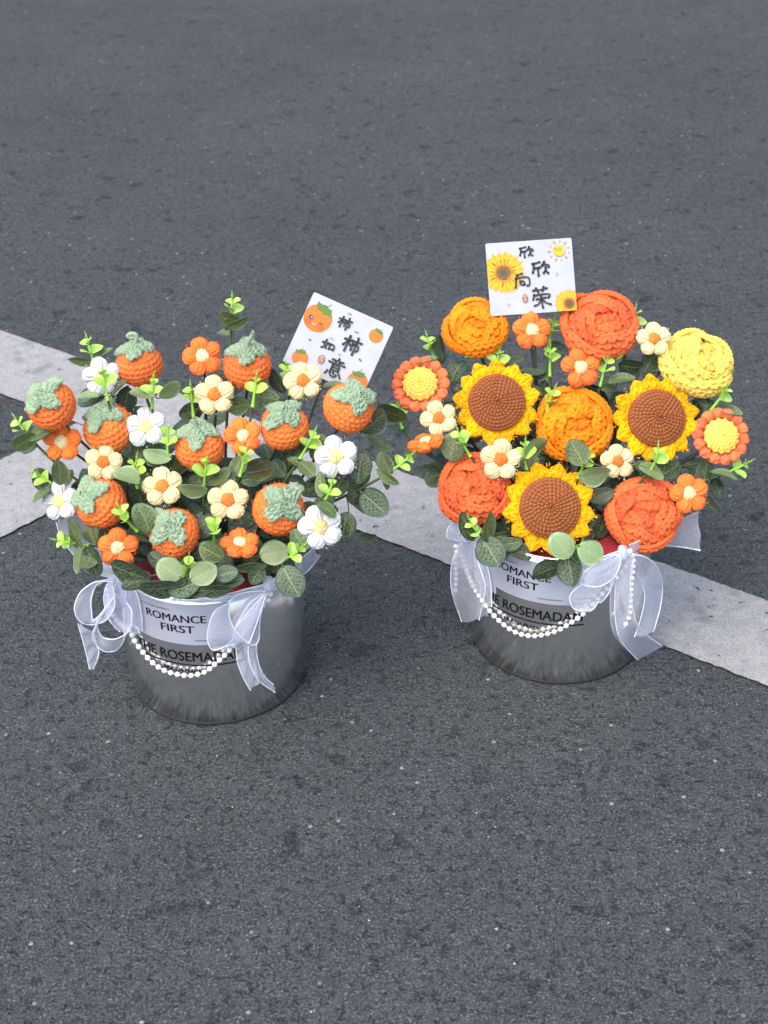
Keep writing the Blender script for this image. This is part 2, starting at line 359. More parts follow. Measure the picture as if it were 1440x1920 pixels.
def make_calyx(seed, curl):
    nphi = 120; prof = []
    for k in range(26): prof.append((k / 25, 0))
    for k in range(1, 5): prof.append((1 + .03 * math.sin(k / 4 * math.pi), k / 4))
    for k in range(1, 6): prof.append((1 - k * .07, 1))
    ph = np.linspace(0, 2 * np.pi, nphi, endpoint=False); r0 = np.random.default_rng(seed)
    j = r0.uniform(-.07, .07, 4); p4 = r0.uniform(0, 6.28)
    A = np.radians(29) + np.radians(20) * np.clip(.5 + .5 * np.cos(4 * ph), 0, 1)**.75 * (1 + .25 * np.sin(ph + p4)) + .035 * np.sin(22 * ph) + .03 * np.sin(9 * ph + p4)
    tip = np.clip(.5 + .5 * np.cos(4 * ph), 0, 1)
    V = np.zeros((len(prof), nphi, 3))
    for i, (rho, s) in enumerate(prof):
        a = rho * A
        h = stitch(ph / (2 * np.pi) * max(6, round(16 * min(1, rho))), np.full(nphi, min(rho, .999) * 4.2)) if s == 0 else 0
        rr = 1.00 + .15 * (1 - s) + (.13 * h - .06) + tip * .12 * rho**4 * (1 + .8 * np.sin(2 * ph + p4)) + .03 * np.sin(5 * ph + p4) * rho**2 + .10 * (1 - min(1, rho * 2.2))
        V[i] = np.stack([rr * np.sin(a) * np.cos(ph), rr * np.sin(a) * np.sin(ph), rr * np.cos(a) * .92], -1)
    me = mesh('calyx', V.reshape(-1, 3), gridF(len(prof), nphi, False, True))
    # the stalk: a crocheted cord
    if curl == 'loop': pts = [(0, 0, .95), (.04, .02, 1.18), (.16, .05, 1.36), (.10, .06, 1.52), (-.12, .05, 1.56), (-.26, .03, 1.46), (-.14, .02, 1.36), (.06, .02, 1.40)]
    elif curl == 'tail': pts = [(0, 0, .95), (.02, 0, 1.20), (.10, .02, 1.42), (.22, .03, 1.58), (.26, .03, 1.78), (.20, .03, 1.84)]
    elif curl == 'long': pts = [(0, 0, .92), (.0, 0, 1.12), (-.02, .01, 1.34), (-.05, .01, 1.52)]
    else: pts = [(0, 0, .92), (.02, 0, 1.10), (.05, .03, 1.19)]
    pts = [Vector(p) for p in pts]; fine = []
    for i in range(len(pts) - 1):
        for k in range(6): fine.append(pts[i].lerp(pts[i + 1], k / 6))
    fine.append(pts[-1])
    for _ in range(3): fine = [fine[0]] + [(fine[i - 1] + fine[i] * 2 + fine[i + 1]) / 4 for i in range(1, len(fine) - 1)] + [fine[-1]]
    rad = [(.105 - .03 * i / len(fine)) * (1 + .18 * abs(math.sin(i * .9))) for i in range(len(fine))]; rad[-1] *= .5
    V, F = tubeV(fine, rad, 10)
    return me, mesh('stalk', V, F)
def make_puff(nstr=6, L=.455, wd=.455, ht=.32, seed=0):
    """petal of a puff-stitch flower: fat yarn loops side by side, from the centre (x .1) out (x 1)"""
    nt_, npz = 30, 96; r0 = np.random.default_rng(seed)
    t = np.linspace(0, 1, nt_); ps = np.linspace(0, 2 * np.pi, npz, endpoint=False)
    Tt, Pp = np.meshgrid(t, ps, indexing='ij')
    prof = np.clip(np.sin(np.pi * (Tt**.85)), 0, 1)**.45
    wid = wd * prof * (.55 + .55 * Tt); hgt = ht * prof * (.70 + .42 * Tt)
    ridge = .6 * np.abs(np.cos(Pp * nstr + .5 + .9 * np.sin(Tt * 3 + seed) + .5 * np.sin(2 * Pp + seed)))**.5 + .4 * np.abs(np.cos(Pp * (nstr - 2) + seed * 1.3 + 1.5 * Tt))
    k = 1 + (.33 * ridge - .19) * np.clip(prof * 1.2, 0, 1) + .04 * np.sin(Tt * 9 + Pp * 2 + seed) * np.sin(Tt * 3)
    X = .09 + Tt * (2 * L) + .03 * np.cos(Pp * 3); Y = wid * np.cos(Pp) * k; Z = hgt * np.sin(Pp) * k + .10 * Tt
    V = np.stack([X, Y, Z], -1).reshape(-1, 3)
    F = gridF(nt_, npz, False, True)
    return mesh('puff_petal', V, F)
def make_knot(seed=0):
    nv, nu = 22, 44; th = np.linspace(0, np.pi, nv); ph = np.linspace(0, 2 * np.pi, nu, endpoint=False)
    T, Pm = np.meshgrid(th, ph, indexing='ij')
    x = np.sin(T) * np.cos(Pm); y = np.sin(T) * np.sin(Pm); z = np.cos(T)
    h = np.abs(np.sin(y * 6.5 + .6 * np.sin(x * 4 + seed)))**.7
    r = .36 * (.90 + .14 * h + .05 * np.sin(3 * Pm + seed))
    V = np.stack([r * x * 1.02, r * y * .98, r * z * .75], -1).reshape(-1, 3)
    return mesh('flower_eye', V, gridF(nv, nu, False, True))
def make_disc(rad, hgt, rings, per=6.3, wave=.0, back=True):
    nr, nu = rings * 8 + 1, 300; rho = np.linspace(0, 1, nr); ph = np.linspace(0, 2 * np.pi, nu, endpoint=False)
    Rr, Pm = np.meshgrid(rho, ph, indexing='ij'); v = Rr * rings + Pm / (2 * np.pi) * .9      # spiral rounds
    cnt = np.round(per * (np.floor(v) + .6)); h = bead(Pm / (2 * np.pi) * np.maximum(cnt, 5), v)
    edge = 1 + wave * np.sin(Pm * 15) * Rr**6
    X = rad * Rr * edge * np.cos(Pm); Y = rad * Rr * edge * np.sin(Pm)
    Z = hgt * np.sqrt(np.clip(1 - (Rr * .97)**2.4, 0, 1)) + .085 * h * rad * np.clip(1.3 - Rr * .3, 0, 1)
    V = np.stack([X, Y, Z], -1)
    b1 = np.stack([rad * .99 * np.cos(ph), rad * .99 * np.sin(ph), np.full(nu, -.05)], -1)[None]
    b2 = np.stack([rad * .4 * np.cos(ph), rad * .4 * np.sin(ph), np.full(nu, -.08)], -1)[None]
    b3 = np.stack([.001 * np.cos(ph), .001 * np.sin(ph), np.full(nu, -.08)], -1)[None]
    V = np.concatenate([V, b1, b2, b3], 0)
    return mesh('flower_disc', V.reshape(-1, 3), gridF(nr + 3, nu, False, True))
def make_sunpetal(seed):
    nb, npz = 30, 90; r0 = np.random.default_rng(seed)
    t = np.linspace(0, 1, nb); ps = np.linspace(0, 2 * np.pi, npz, endpoint=False); Tt, Pp = np.meshgrid(t, ps, indexing='ij')
    wid = .270 * np.clip(1 - Tt**1.75, 0, 1)**.95 * (.85 + .50 * Tt) + .012; wid[-1] = .004
    hgt = .080 * np.clip(1 - Tt**3, 0, 1)**.5 + .006; hgt[-1] = .002
    a = np.cos(Pp); across = np.arcsin(np.clip(a, -1, 1)) / np.pi * 4.0 + 8
    h = stitch(across + Tt * .3, Tt * 2.4 + .5)
    k = 1 + .10 * np.sin(Tt * 24 + seed) * Tt
    X = .56 + Tt * (.46 + r0.uniform(-.02, .03)); Y = wid * a * k + .05 * np.sin(seed * 2.1) * Tt**2
    Z = hgt * np.sin(Pp) + np.sign(np.sin(Pp)) * .050 * (h - .35) * np.clip(np.abs(np.sin(Pp)) * 1.5, 0, 1) * np.clip((1 - Tt) * 4, 0, 1) + (.06 * np.sin(seed * 1.7) + .05) * Tt**1.5
    V = np.stack([X, Y, Z], -1).reshape(-1, 3)
    return mesh('sunflower_petal', V, gridF(nb, npz, False, True))
def make_rosepetal(rho, atop, abot, hs, th, seed, flare=.05, twist=.05):
    ns = 64; sp = []
    no, ne, ni = 34, 9, 12
    for k in range(no): sp.append(('o', k / (no - 1)))
    for k in range(1, ne): sp.append(('e', k / ne))
    for k in range(ni): sp.append(('i', k / (ni - 1)))
    q = np.linspace(-1, 1, ns); phi = q * hs; r0 = np.random.default_rng(seed)
    wv = r0.uniform(0, 6.28); V = np.zeros((len(sp), ns, 3)); Nn = np.zeros_like(V)
    ae = atop + (abot - atop) * .50 * np.abs(q)**2.1 + .26 * q + .03 * np.sin(q * 4 + wv)
    thk = th * (1 - .75 * np.abs(q)**6)
    nst = max(4, round(2 * hs * math.sin(max(.35, (atop + abot) / 2)) * rho / .27)); rows = max(2, round((abot - atop) * rho / .235))
    for i, (s, t) in enumerate(sp):
        if s == 'o':
            a = abot + (ae - abot) * t; off = thk / 2
            h = stitch((q * .5 + .5) * nst, np.full(ns, min(t, .999) * rows)); off = off + .12 * (h - .4); near = t**3
        elif s == 'e':
            g = t * math.pi; a = ae - thk * .75 * math.sin(g); off = thk / 2 * math.cos(g) + .025 * np.abs(np.sin((q * .5 + .5) * nst * math.pi)) * math.sin(g); near = 1
        else:
            a = ae + .42 * t; off = -thk / 2; near = 1 - .5 * t
        rr = rho + off + flare * near * (1 - q * q) + twist * q + .07 * (1 - 1.6 * q * q) + .02 * np.sin(q * 3 + wv)
        V[i] = np.stack([rr * np.sin(a) * np.cos(phi), rr * np.sin(a) * np.sin(phi), rr * np.cos(a) * .80 + (1 - rho) * .62], -1)
    return mesh('rose_petal', V.reshape(-1, 3), [tuple(reversed(f)) for f in gridF(len(sp), ns)])
def make_rose_core():
    """the rolled bud in the middle: a stitched strip wound up in a spiral"""
    ns, nw = 150, 16; V = np.zeros((nw, ns, 3)); t = np.linspace(0, 1, ns); ang = t * 2 * np.pi * 1.9 + .4; rad = .02 + .235 * t
    for i in range(nw):
        g = i / (nw - 1) * math.pi; hz = .60 + .13 * math.sin(g) - .06 * t; dr = .058 * math.cos(g)
        h = .022 * np.abs(np.sin(t * 26 * np.pi * .5)) * math.sin(g)
        zz = hz + h if 0 < i < nw - 1 else np.full(ns, .2)
        V[i] = np.stack([(rad + dr) * np.cos(ang), (rad + dr) * np.sin(ang), zz], -1)
    return mesh('rose_core', V.reshape(-1, 3), gridF(nw, ns))
def make_rose_heart():
    nv, nu = 40, 90; th = np.linspace(0, np.pi * .8, nv); ph = np.linspace(0, 2 * np.pi, nu, endpoint=False); T, Pm = np.meshgrid(th, ph, indexing='ij')
    v = T / .19; h = stitch(Pm / (2 * np.pi) * np.maximum(5, np.round(33 * np.sin(np.floor(v + .5) * .19))), v + Pm / (2 * np.pi)); r = .50 + .06 * h
    return mesh('rose_heart', np.stack([r * np.sin(T) * np.cos(Pm), r * np.sin(T) * np.sin(Pm), r * np.cos(T) * .80 + .30], -1).reshape(-1, 3), gridF(nv, nu, False, True))
def make_sepal():
    nb, npz = 14, 24; t = np.linspace(0, 1, nb); ps = np.linspace(0, 2 * np.pi, npz, endpoint=False); Tt, Pp = np.meshgrid(t, ps, indexing='ij')
    wd = .26 * np.sin(np.pi * (Tt * .88 + .1))**.7 * (1.1 - .5 * Tt) + .01; wd[-1] = .006
    al = R_(172) - Tt * R_(88); rr = 1.06 + .045 * np.sin(Pp) + .025 * stitch(np.cos(Pp) * 2 + 5, Tt * 4) + .10 * Tt**3
    X = rr * np.sin(al); Y = wd * np.cos(Pp) * 1.15; Z = rr * np.cos(al) * .80
    return mesh('sepal', np.stack([X, Y, Z], -1).reshape(-1, 3), gridF(nb, npz, False, True))

BALL, BALLFUZZ = make_ball()
CALYX = {k: [make_calyx(s, k) for s in range(3)] for k in ('nub', 'loop', 'tail', 'long')}
PUFF = [make_puff(6 + s % 3, seed=s, wd=.44 + .012 * s, L=.445 + .006 * (s % 4)) for s in range(7)]
KNOT = [make_knot(s) for s in range(3)]
SUNDISC = make_disc(.66, .24, 8, 5.6)
SUNPET = [make_sunpetal(s) for s in range(5)]
DAISYDOME = make_disc(.66, .42, 5, 5.4, .05)
BOB = [make_puff(4, .215, .275, .22, seed=s) for s in range(3)]
ROSE = []
for kk, (n_, rho, at, ab, hs, ph0) in enumerate([(4, .97, 62, 128, 60, 10), (4, .84, 44, 104, 56, 55), (3, .70, 25, 84, 66, 25), (2, .55, 8, 68, 88, 70)]):
    for i in range(n_):
        ROSE.append((make_rosepetal(rho, R_(at + random.uniform(-6, 6)), R_(ab), R_(hs), .15, kk * 10 + i, .11, -.07), R_(ph0 + 360 / n_ * i + random.uniform(-7, 7))))
ROSECORE = make_rose_heart(); SEPAL = make_sepal()
def shell_fuzz(nm, n_, cap):
    P = rng.normal(0, 1, (4000, 3)); P /= np.linalg.norm(P, axis=1)[:, None]; P = P[P[:, 2] > cap]; Q = P.copy(); Q[:, 2] *= .8
    return fuzz_mesh(nm, Q * 1.05, P, n_, .09, .003)
ROSEFUZZ = shell_fuzz('rose_fuzz', 2000, -.3)
def flat_fuzz():
    a = rng.uniform(0, 2 * np.pi, 600); r = np.sqrt(rng.uniform(.05, .95, 600))
    P = np.stack([r * np.cos(a), r * np.sin(a), np.full(600, .22)], -1); Nn = np.stack([np.cos(a) * .8, np.sin(a) * .8, np.full(600, .6)], -1)
    return fuzz_mesh('flower_fuzz', P, Nn, 480, .10, .003)
FLATFUZZ = flat_fuzz()

# ------------------------------------------------------------------ the ground
NG = 2
gv = [(-60, -60, 0), (60, -60, 0), (60, 60, 0), (-60, 60, 0)]
g = link('road', mesh('road', gv, [(0, 1, 2, 3)], smooth=False), 'asphalt'); g['kind'] = 'structure'
def lerp2(a, b, t): return a + (b - a) * t
def stripe(name, e1, e2, n_, ext=(0, 0)):
    """painted line between two edges given by their end pixels; ragged edges"""
    A = [on_ground(*p) for p in e1]; B = [on_ground(*p) for p in e2]; V, F = [], []
    def jag(i, s): return (math.sin(i * .9 + s) * .0004 + math.sin(i * .23 + 2 * s) * .0003 + random.uniform(-.0010, .0010))
    da = (A[1] - A[0]); db = (B[1] - B[0])
    for i in range(n_):
        t = -ext[0] + (1 + ext[0] + ext[1]) * i / (n_ - 1)
        a = A[0] + da * t; b_ = B[0] + db * t; u = (b_ - a).normalized()
        a = a + u * jag(i, 1.0); b_ = b_ + u * jag(i, 5.0)
        V += [(a.x, a.y, .003), (b_.x, b_.y, .003)]
    F = [(2 * i, 2 * i + 1, 2 * i + 3, 2 * i + 2) for i in range(n_ - 1)]
    F = [tuple(reversed(f)) for f in F]
    o = link(name, mesh(name, V, F, smooth=False), 'road_paint'); o['kind'] = 'structure'; return o
stripe('road_marking', ((0, 622), (1440, 1130)), ((0, 740), (1440, 1290)), 500, (.9, .6))
stripe('road_marking', ((0, 866), (143, 797)), ((0, 1012), (303, 857)), 160, (1.6, 0))

V, F = [], []
for i in range(26):
    px, py = random.uniform(-40, 1480), random.uniform(760, 1960); p = on_ground(px, py)
    s = random.choice((.0006, .0008, .001, .0014)) * random.uniform(.8, 1.3); k = len(V)
    for (x, y, z) in ((-1, -.6, 0), (1, -.8, 0), (.8, .7, 0), (-.7, .9, 0), (-.4, -.3, .8), (.5, -.2, .9), (.2, .5, .7)):
        a = i * 2.4; V.append((p.x + s * (x * math.cos(a) - y * math.sin(a)), p.y + s * (x * math.sin(a) + y * math.cos(a)), .0005 + s * z * .9))
    F += [(k, k + 1, k + 5, k + 4), (k + 1, k + 2, k + 6, k + 5), (k + 2, k + 3, k + 6), (k + 3, k, k + 4, k + 6), (k + 4, k + 5, k + 6)]
o = link('grit', mesh('grit', V, F, smooth=False), 'grit_pale'); o['kind'] = 'stuff'; o['label'] = 'pale loose grit scattered over the asphalt'; o['category'] = 'grit'

# ------------------------------------------------------------------ buckets
_txt = {}
def text_geo(body, width, height, bold=0.0):
    """verts (centred, metres) and faces of a line of lettering"""
    cu = bpy.data.curves.new('t', 'FONT'); cu.body = body; cu.offset = bold; cu.resolution_u = 4; cu.fill_mode = 'FRONT'
    ob = bpy.data.objects.new('t', cu); COL.objects.link(ob); dg = bpy.context.evaluated_depsgraph_get()
    me = bpy.data.meshes.new_from_object(ob.evaluated_get(dg)); bpy.data.objects.remove(ob)
    P = np.array([v.co[:2] for v in me.vertices]); F = [tuple(p.vertices) for p in me.polygons]; bpy.data.meshes.remove(me)
    lo, hi = P.min(0), P.max(0); P = (P - (lo + hi) / 2) / (hi - lo) * np.array([width, height])
    return P, F
def bucket(b, label):
    c = BK[b]; t = thing('metal_bucket', label, 'bucket', c, 'mirror finish flower buckets')
    d0 = Vector((-c.x, -c.y, 0)).normalized(); right = Vector((-d0.y, d0.x, 0))
    def cyl(phi, z, r): return c + d0 * (r * math.cos(phi)) + right * (r * math.sin(phi)) + Vector((0, 0, z))
    def lathe(prof, n_=96):
        V = []
        for (r, z) in prof:
            for k in range(n_):
                a = 2 * math.pi * k / n_; V.append((r * math.cos(a), r * math.sin(a), z))
        return mesh('lathe', V, gridF(len(prof), n_, False, True))
    Mb = Matrix.Translation(c)
    link('wall', lathe([(BR - .002, .004), (BR - .0012, .0035), (BR, .0045), (BR, BH - .002), (BR - .0012, BH - .001), (BR - .0012, .01)]), 'bucket_metal', t, Mb)
    rim = [(BR + .0008 + .0014 * math.cos(a), BH + .0014 * math.sin(a)) for a in np.linspace(0, 2 * math.pi, 11)]
    link('rim', lathe(rim), 'chrome', t, Mb)
    link('base', lathe([(.001, .0008), (BR - .003, .0008), (BR - .0006, .0012), (BR - .0004, .0018), (BR - .0010, .0036), (.001, .0045)]), 'dark_seam', t, Mb)
    # printed sticker, wrapped on the wall
    n_ = 40; V, F = [], []
    f0, f1, z0, z1 = R_(-55), R_(9), BH - .0535, BH - .0065
    for i in range(n_ + 1):
        f = f0 + (f1 - f0) * i / n_; V += [cyl(f, z0, BR + .0003), cyl(f, z1, BR + .0003)]
    F = [(2 * i, 2 * i + 2, 2 * i + 3, 2 * i + 1) for i in range(n_)]
    st = link('sticker', mesh('sticker', V, F), 'sticker', t)
    def lettering(nm, body, phi, z, width, height, bold, par, r=BR + .0006):
        P, F = text_geo(body, width, height, 0.0); V = []
        for q in range(3 if bold else 1):
            V += [cyl(phi + (p[0] + (q - 1) * bold) / BR, z + p[1], r + q * .00003) for p in P]
        F = [tuple(k + q * len(P) for k in f) for q in range(len(V) // len(P)) for f in F]
        link(nm, mesh(nm, V, F, smooth=False), 'ink', par)
    lettering('heading_lettering', 'ROMANCE', R_(-24), BH - .0235, .060, .0084, .00025, st)
    lettering('heading_lettering', 'FIRST', R_(-23), BH - .0355, .033, .0084, .00025, st)
    lettering('small_lettering', 'ALWAYS LOOKING FORWARD TO', R_(-37), BH - .0145, .033, .0016, .0, st)
    lettering('small_lettering', 'HARVESTING ROMANCE', R_(-5), BH - .048, .024, .0016, .0, st)
    lettering('maker_lettering', 'THE ROSEMADAM', R_(-20), BH - .0680, .112, .0110, .00028, t, BR + .0004)
    lettering('maker_lettering', 'MIUCCIA PRADA', R_(-23), BH - .0850, .038, .0046, .00012, t, BR + .0004)
    V = []
    for i in range(51):
        f = R_(-55) + R_(72) * i / 50; V += [cyl(f, BH - .0785, BR + .0004), cyl(f, BH - .0773, BR + .0004)]
    link('underline', mesh('underline', V, [(2 * i, 2 * i + 2, 2 * i + 3, 2 * i + 1) for i in range(50)]), 'ink', t)
    # foam that the stems stand in
    pr = [(BR - .0016, .02), (BR - .0016, FOAM_Z - .003), (BR - .004, FOAM_Z), (.06, FOAM_Z + .002), (.03, FOAM_Z), (.0005, FOAM_Z + .001)]
    fo = link('flower_foam', lathe([(.0005, .02)] + pr), 'red_foam', None, Mb)
    fo['label'] = 'red floral foam filling the %s bucket' % ('persimmon' if b == 'L' else 'sunflower'); fo['category'] = 'foam'
bucket('L', 'shiny metal bucket holding the crochet persimmons, printed sticker on its side')
bucket('R', 'shiny metal bucket holding the crochet sunflowers, printed sticker on its side')

# ------------------------------------------------------------------ stems
def foam_point(b, p, k=.42):
    c = BK[b]; v = Vector((p.x - c.x, p.y - c.y, 0)) * k
    if v.length > .068: v = v * (.068 / v.length)
    v += Vector((random.uniform(-.008, .008), random.uniform(-.008, .008), 0))
    return Vector((c.x + v.x, c.y + v.y, FOAM_Z - .012))
def stem_part(t, head, axis, base, rad=.0013, mat='wire'):
    mid = base + Vector((0, 0, (head.z - base.z) * .5)) + (head - base) * .12
    pts = bez(head, head - axis * .02 - Vector((0, 0, .012)), mid, base, 16)
    V, F = tubeV(pts, rad, 7); return link('stem', mesh('stem', V, F), mat, t)

HEADS = []
def shot(p):
    d = p - CAM; z = d.dot(FW); return 720 + FPX * d.dot(RT) / z, 960 - FPX * d.dot(UP) / z, z
# ------------------------------------------------------------------ crochet things
PGRP = 'crochet persimmons'
def persimmon(px, py, r, cx, cy, curl, label, b='L', ex=0.0, spin=None):
    p = dome(b, px, py, ex); s = r * mpp(p) * 1.03
    dx, dy = (cx - px) / r, -(cy - py) / r; ax = facing(dx, dy)
    HEADS.append((px, py, r, shot(p)[2])); base = foam_point(b, p); t = thing('crochet_persimmon', label, 'persimmon', base, PGRP)
    sp = random.uniform(0, 6.28) if spin is None else spin
    Mx = frame(p, ax, s, sp)
    bd = link('fruit', BALL, 'persimmon', t, Mx)
    fz = link('yarn_fuzz', BALLFUZZ, 'persimmon', bd, Mx); fz['kind'] = 'stuff'
    cal, stk = random.choice(CALYX[curl]); cs = .97
    Mc = frame(p, ax, s * cs, (0 if curl != 'nub' else sp))
    ca = link('calyx', cal, 'sage', t, Mc); link('stalk', stk, 'sage', ca, Mc)
    stem_part(t, p - ax * s * .5, ax * .3 + Vector((0, 0, .7)), base)
persimmon(97, 761, 45, 84, 742, 'nub', 'crochet persimmon leaning outermost towards the crossing road lines', ex=-.03)
persimmon(260, 684, 42, 257, 650, 'loop', 'crochet persimmon whose green stalk curls over in a loop')
persimmon(464, 687, 44, 466, 655, 'tail', 'crochet persimmon with the longest upright green stalk, below the tallest sprig')
persimmon(204, 804, 46, 192, 772, 'nub', 'crochet persimmon touching a white daisy, cream flower below it', ex=.0)
persimmon(375, 838, 45, 373, 805, 'long', 'crochet persimmon at the middle of its bucket with a pointed green cap')
persimmon(653, 764, 46, 672, 742, 'nub', 'crochet persimmon overlapping the corner of the persimmon card')
persimmon(533, 800, 44, 535, 772, 'nub', 'crochet persimmon with a wide green cap beside an orange flower with cream eye')
persimmon(190, 944, 47, 166, 925, 'nub', 'crochet persimmon tilted outwards over the ribbon bow, beside a small white daisy')
persimmon(327, 1000, 46, 322, 984, 'nub', 'crochet persimmon hanging low over the bucket rim, cap towards the viewer')
persimmon(523, 955, 48, 533, 941, 'nub', 'crochet persimmon between two large white daisies, cap turned outwards')

def puff_flower(b, px, py, r, pet, eye, label, grp, fx=0.0, fy=.12, spin=0.0, ex=-.006):
    p = dome(b, px, py, ex); s = r * mpp(p) * random.uniform(.96, 1.04); ax = facing(fx, fy); HEADS.append((px, py, r, shot(p)[2])); base = foam_point(b, p)
    t = thing('crochet_flower', label, 'flower', base, grp)
    Mx = frame(p, ax, s, spin + math.pi / 2)
    for i in range(5):
        link('petal', random.choice(PUFF), pet, t, Mx @ Matrix.Rotation(2 * math.pi / 5 * i + random.uniform(-.09, .09), 4, 'Z') @ Matrix.Rotation(random.uniform(-.14, .10), 4, 'Y') @ Matrix.Rotation(random.uniform(-.2, .2), 4, 'X'))
    link('eye', random.choice(KNOT), eye, t, Mx @ Matrix.Translation((0, 0, .17)) @ Matrix.Rotation(random.uniform(0, 3), 4, 'Z'))
    fz = link('yarn_fuzz', FLATFUZZ, pet, t, Mx); fz['kind'] = 'stuff'
    stem_part(t, p - ax * s * .1, ax, base)
GO, GC, GW = 'orange crochet flowers with cream eyes', 'cream crochet flowers with orange eyes', 'white crochet daisies'
for a in [
    ('L', 380, 669, 37, 'orange', 'cream', 'orange crochet flower standing beside the longest-stalked persimmon', GO, 0, .15, .25),
    ('L', 117, 829, 37, 'orange', 'cream', 'orange crochet flower under the outermost persimmon', GO, -.1, .1, .0),
    ('L', 456, 818, 36, 'orange', 'cream', 'orange crochet flower between the central persimmon and a wide-capped persimmon', GO, 0, .1, .3),
    ('L', 222, 1027, 38, 'orange', 'cream', 'orange crochet flower low above the ribbon bow of the persimmon bucket', GO, 0, 0, -.05),
    ('L', 450, 1022, 38, 'orange', 'cream', 'orange crochet flower tilted flat over the red foam, showing its stem', GO, 0, .70, .2),
    ('L', 403, 741, 38, 'cream', 'orange', 'cream crochet flower with orange eye below an orange flower, back rows', GC, 0, .1, .1),
    ('L', 568, 715, 38, 'cream', 'orange', 'cream crochet flower covering the corner of the persimmon card', GC, 0, .1, .2),
    ('L', 195, 867, 36, 'cream', 'orange', 'cream crochet flower wedged between two persimmons, one above and one below', GC, 0, .1, -.15),
    ('L', 305, 913, 39, 'cream', 'orange', 'cream crochet flower above the lowest persimmon', GC, 0, .1, .1),
    ('L', 428, 938, 38, 'cream', 'orange', 'cream crochet flower above the flat-tilted orange flower', GC, 0, .1, -.1),
    ('L', 191, 707, 36, 'white', 'butter', 'white crochet daisy half hidden by a bright sprig tip', GW, 0, .15, .2),
    ('L', 274, 801, 40, 'white', 'butter', 'white crochet daisy touching a persimmon, sprig tip beside it', GW, 0, .1, .1),
    ('L', 630, 857, 40, 'white', 'butter', 'white crochet daisy below the persimmon that overlaps the card', GW, .1, .1, .15),
    ('L', 600, 989, 42, 'white', 'butter', 'white crochet daisy low at the rim beside an organza ribbon end', GW, .1, .1, .3),
    ('L', 114, 940, 36, 'white', 'butter', 'white crochet daisy partly tucked behind a tilted persimmon cap', GW, -.25, .1, .05, .004),
    ('R', 997, 620, 37, 'orange', 'cream', 'orange crochet flower in front of the sunflower card', GO, 0, .1, .05),
    ('R', 1088, 690, 37, 'orange', 'cream', 'orange crochet flower under the largest coral rose', GO, 0, .1, .15),
    ('R', 1290, 926, 38, 'orange', 'cream', 'orange crochet flower beside the coral rose above the long ribbon tails', GO, .1, .1, .2),
    ('R', 801, 834, 37, 'orange', 'cream', 'orange crochet flower seen edge-on, lying flat on its stem', GO, -.30, .88, .3),
    ('R', 823, 785, 36, 'cream', 'orange', 'cream crochet flower below the yellow-domed daisy, above an edge-on flower', GC, 0, .1, .3),
    ('R', 938, 862, 38, 'cream', 'orange', 'cream crochet flower resting on a coral rose', GC, 0, .1, -.1, -.02),
    ('R', 1225, 637, 34, 'cream', 'orange', 'cream crochet flower between the large coral rose and the pale yellow rose', GC, .05, .25, .05),
    ('R', 1157, 866, 34, 'cream', 'orange', 'cream crochet flower between the orange rose and a sunflower', GC, 0, .1, .1),
]: puff_flower(*a)

def sunflower(px, py, r, label, fx, fy, ex=0.0, n_=13):
    b = 'R'; p = dome(b, px, py, ex); s = r * mpp(p); ax = facing(fx, fy); HEADS.append((px, py, r, shot(p)[2])); base = foam_point(b, p)
    t = thing('crochet_sunflower', label, 'sunflower', base, 'crochet sunflowers'); Mx = frame(p, ax, s, random.uniform(0, 1))
    for i in range(n_):
        link('petal', SUNPET[(i * 3) % 5], 'gold', t, Mx @ Matrix.Translation((0, 0, .03 * (i % 2))) @ Matrix.Rotation(2 * math.pi / n_ * i + random.uniform(-.05, .05), 4, 'Z') @ Matrix.Rotation(random.uniform(-.12, .06), 4, 'Y'))
    link('seed_disc', SUNDISC, 'brown', t, Mx @ Matrix.Translation((0, 0, .115)))
    fz = link('yarn_fuzz', FLATFUZZ, 'gold', t, Mx @ Matrix.Translation((0, 0, -.12))); fz['kind'] = 'stuff'
    stem_part(t, p - ax * s * .08, ax, base, .0019)
sunflower(931, 757, 81, 'crochet sunflower between the amber rose and a coral rose', -.05, .10)
sunflower(1228, 786, 82, 'crochet sunflower with a bright sprig tip over its lower petals', .08, .10)
sunflower(1029, 953, 87, 'crochet sunflower hanging low over the printed sticker of its bucket', 0, .06, -.006)

def rose(px, py, r, mat, label, fx, fy, spin, ex=0.0, k=.88):
    b = 'R'; p = dome(b, px, py, ex); s = r * mpp(p) * k; ax = facing(fx, fy); HEADS.append((px, py, r, shot(p)[2])); base = foam_point(b, p)
    t = thing('crochet_rose', label, 'rose', base, 'crochet roses'); Mx = frame(p - ax * s * .18, ax, s * 1.03, spin) @ Matrix.Diagonal((1, 1, .80, 1))
    for me, a in ROSE:
        link('petal', me, mat, t, Mx @ Matrix.Rotation(a + random.uniform(-.08, .08), 4, 'Z') @ Matrix.Scale(random.uniform(.975, 1.025), 4))
    link('bud', ROSECORE, mat, t, Mx)
    for i in range(5): link('sepal', SEPAL, 'sepal', t, Mx @ Matrix.Rotation(2 * math.pi / 5 * i + .4, 4, 'Z'))
    fz = link('yarn_fuzz', ROSEFUZZ, mat, t, Mx); fz['kind'] = 'stuff'
    stem_part(t, p - ax * s * .9, ax, base, .0018)
rose(891, 613, 57, 'amber', 'amber orange crochet rose beside the sunflower card, with green sepals', -.1, .40, .3)
rose(1125, 608, 70, 'coral', 'large coral crochet rose overlapping the edge of the sunflower card', .05, .44, 1.1)
rose(1310, 676, 67, 'lemon', 'pale yellow crochet rose with green sepals', .15, .52, 2.0)
rose(1076, 796, 69, 'amber', 'amber orange crochet rose at the middle between two sunflowers', -.05, .12, .8)
rose(889, 916, 66, 'coral', 'coral crochet rose with a cream flower resting on it', -.15, .12, 2.6)
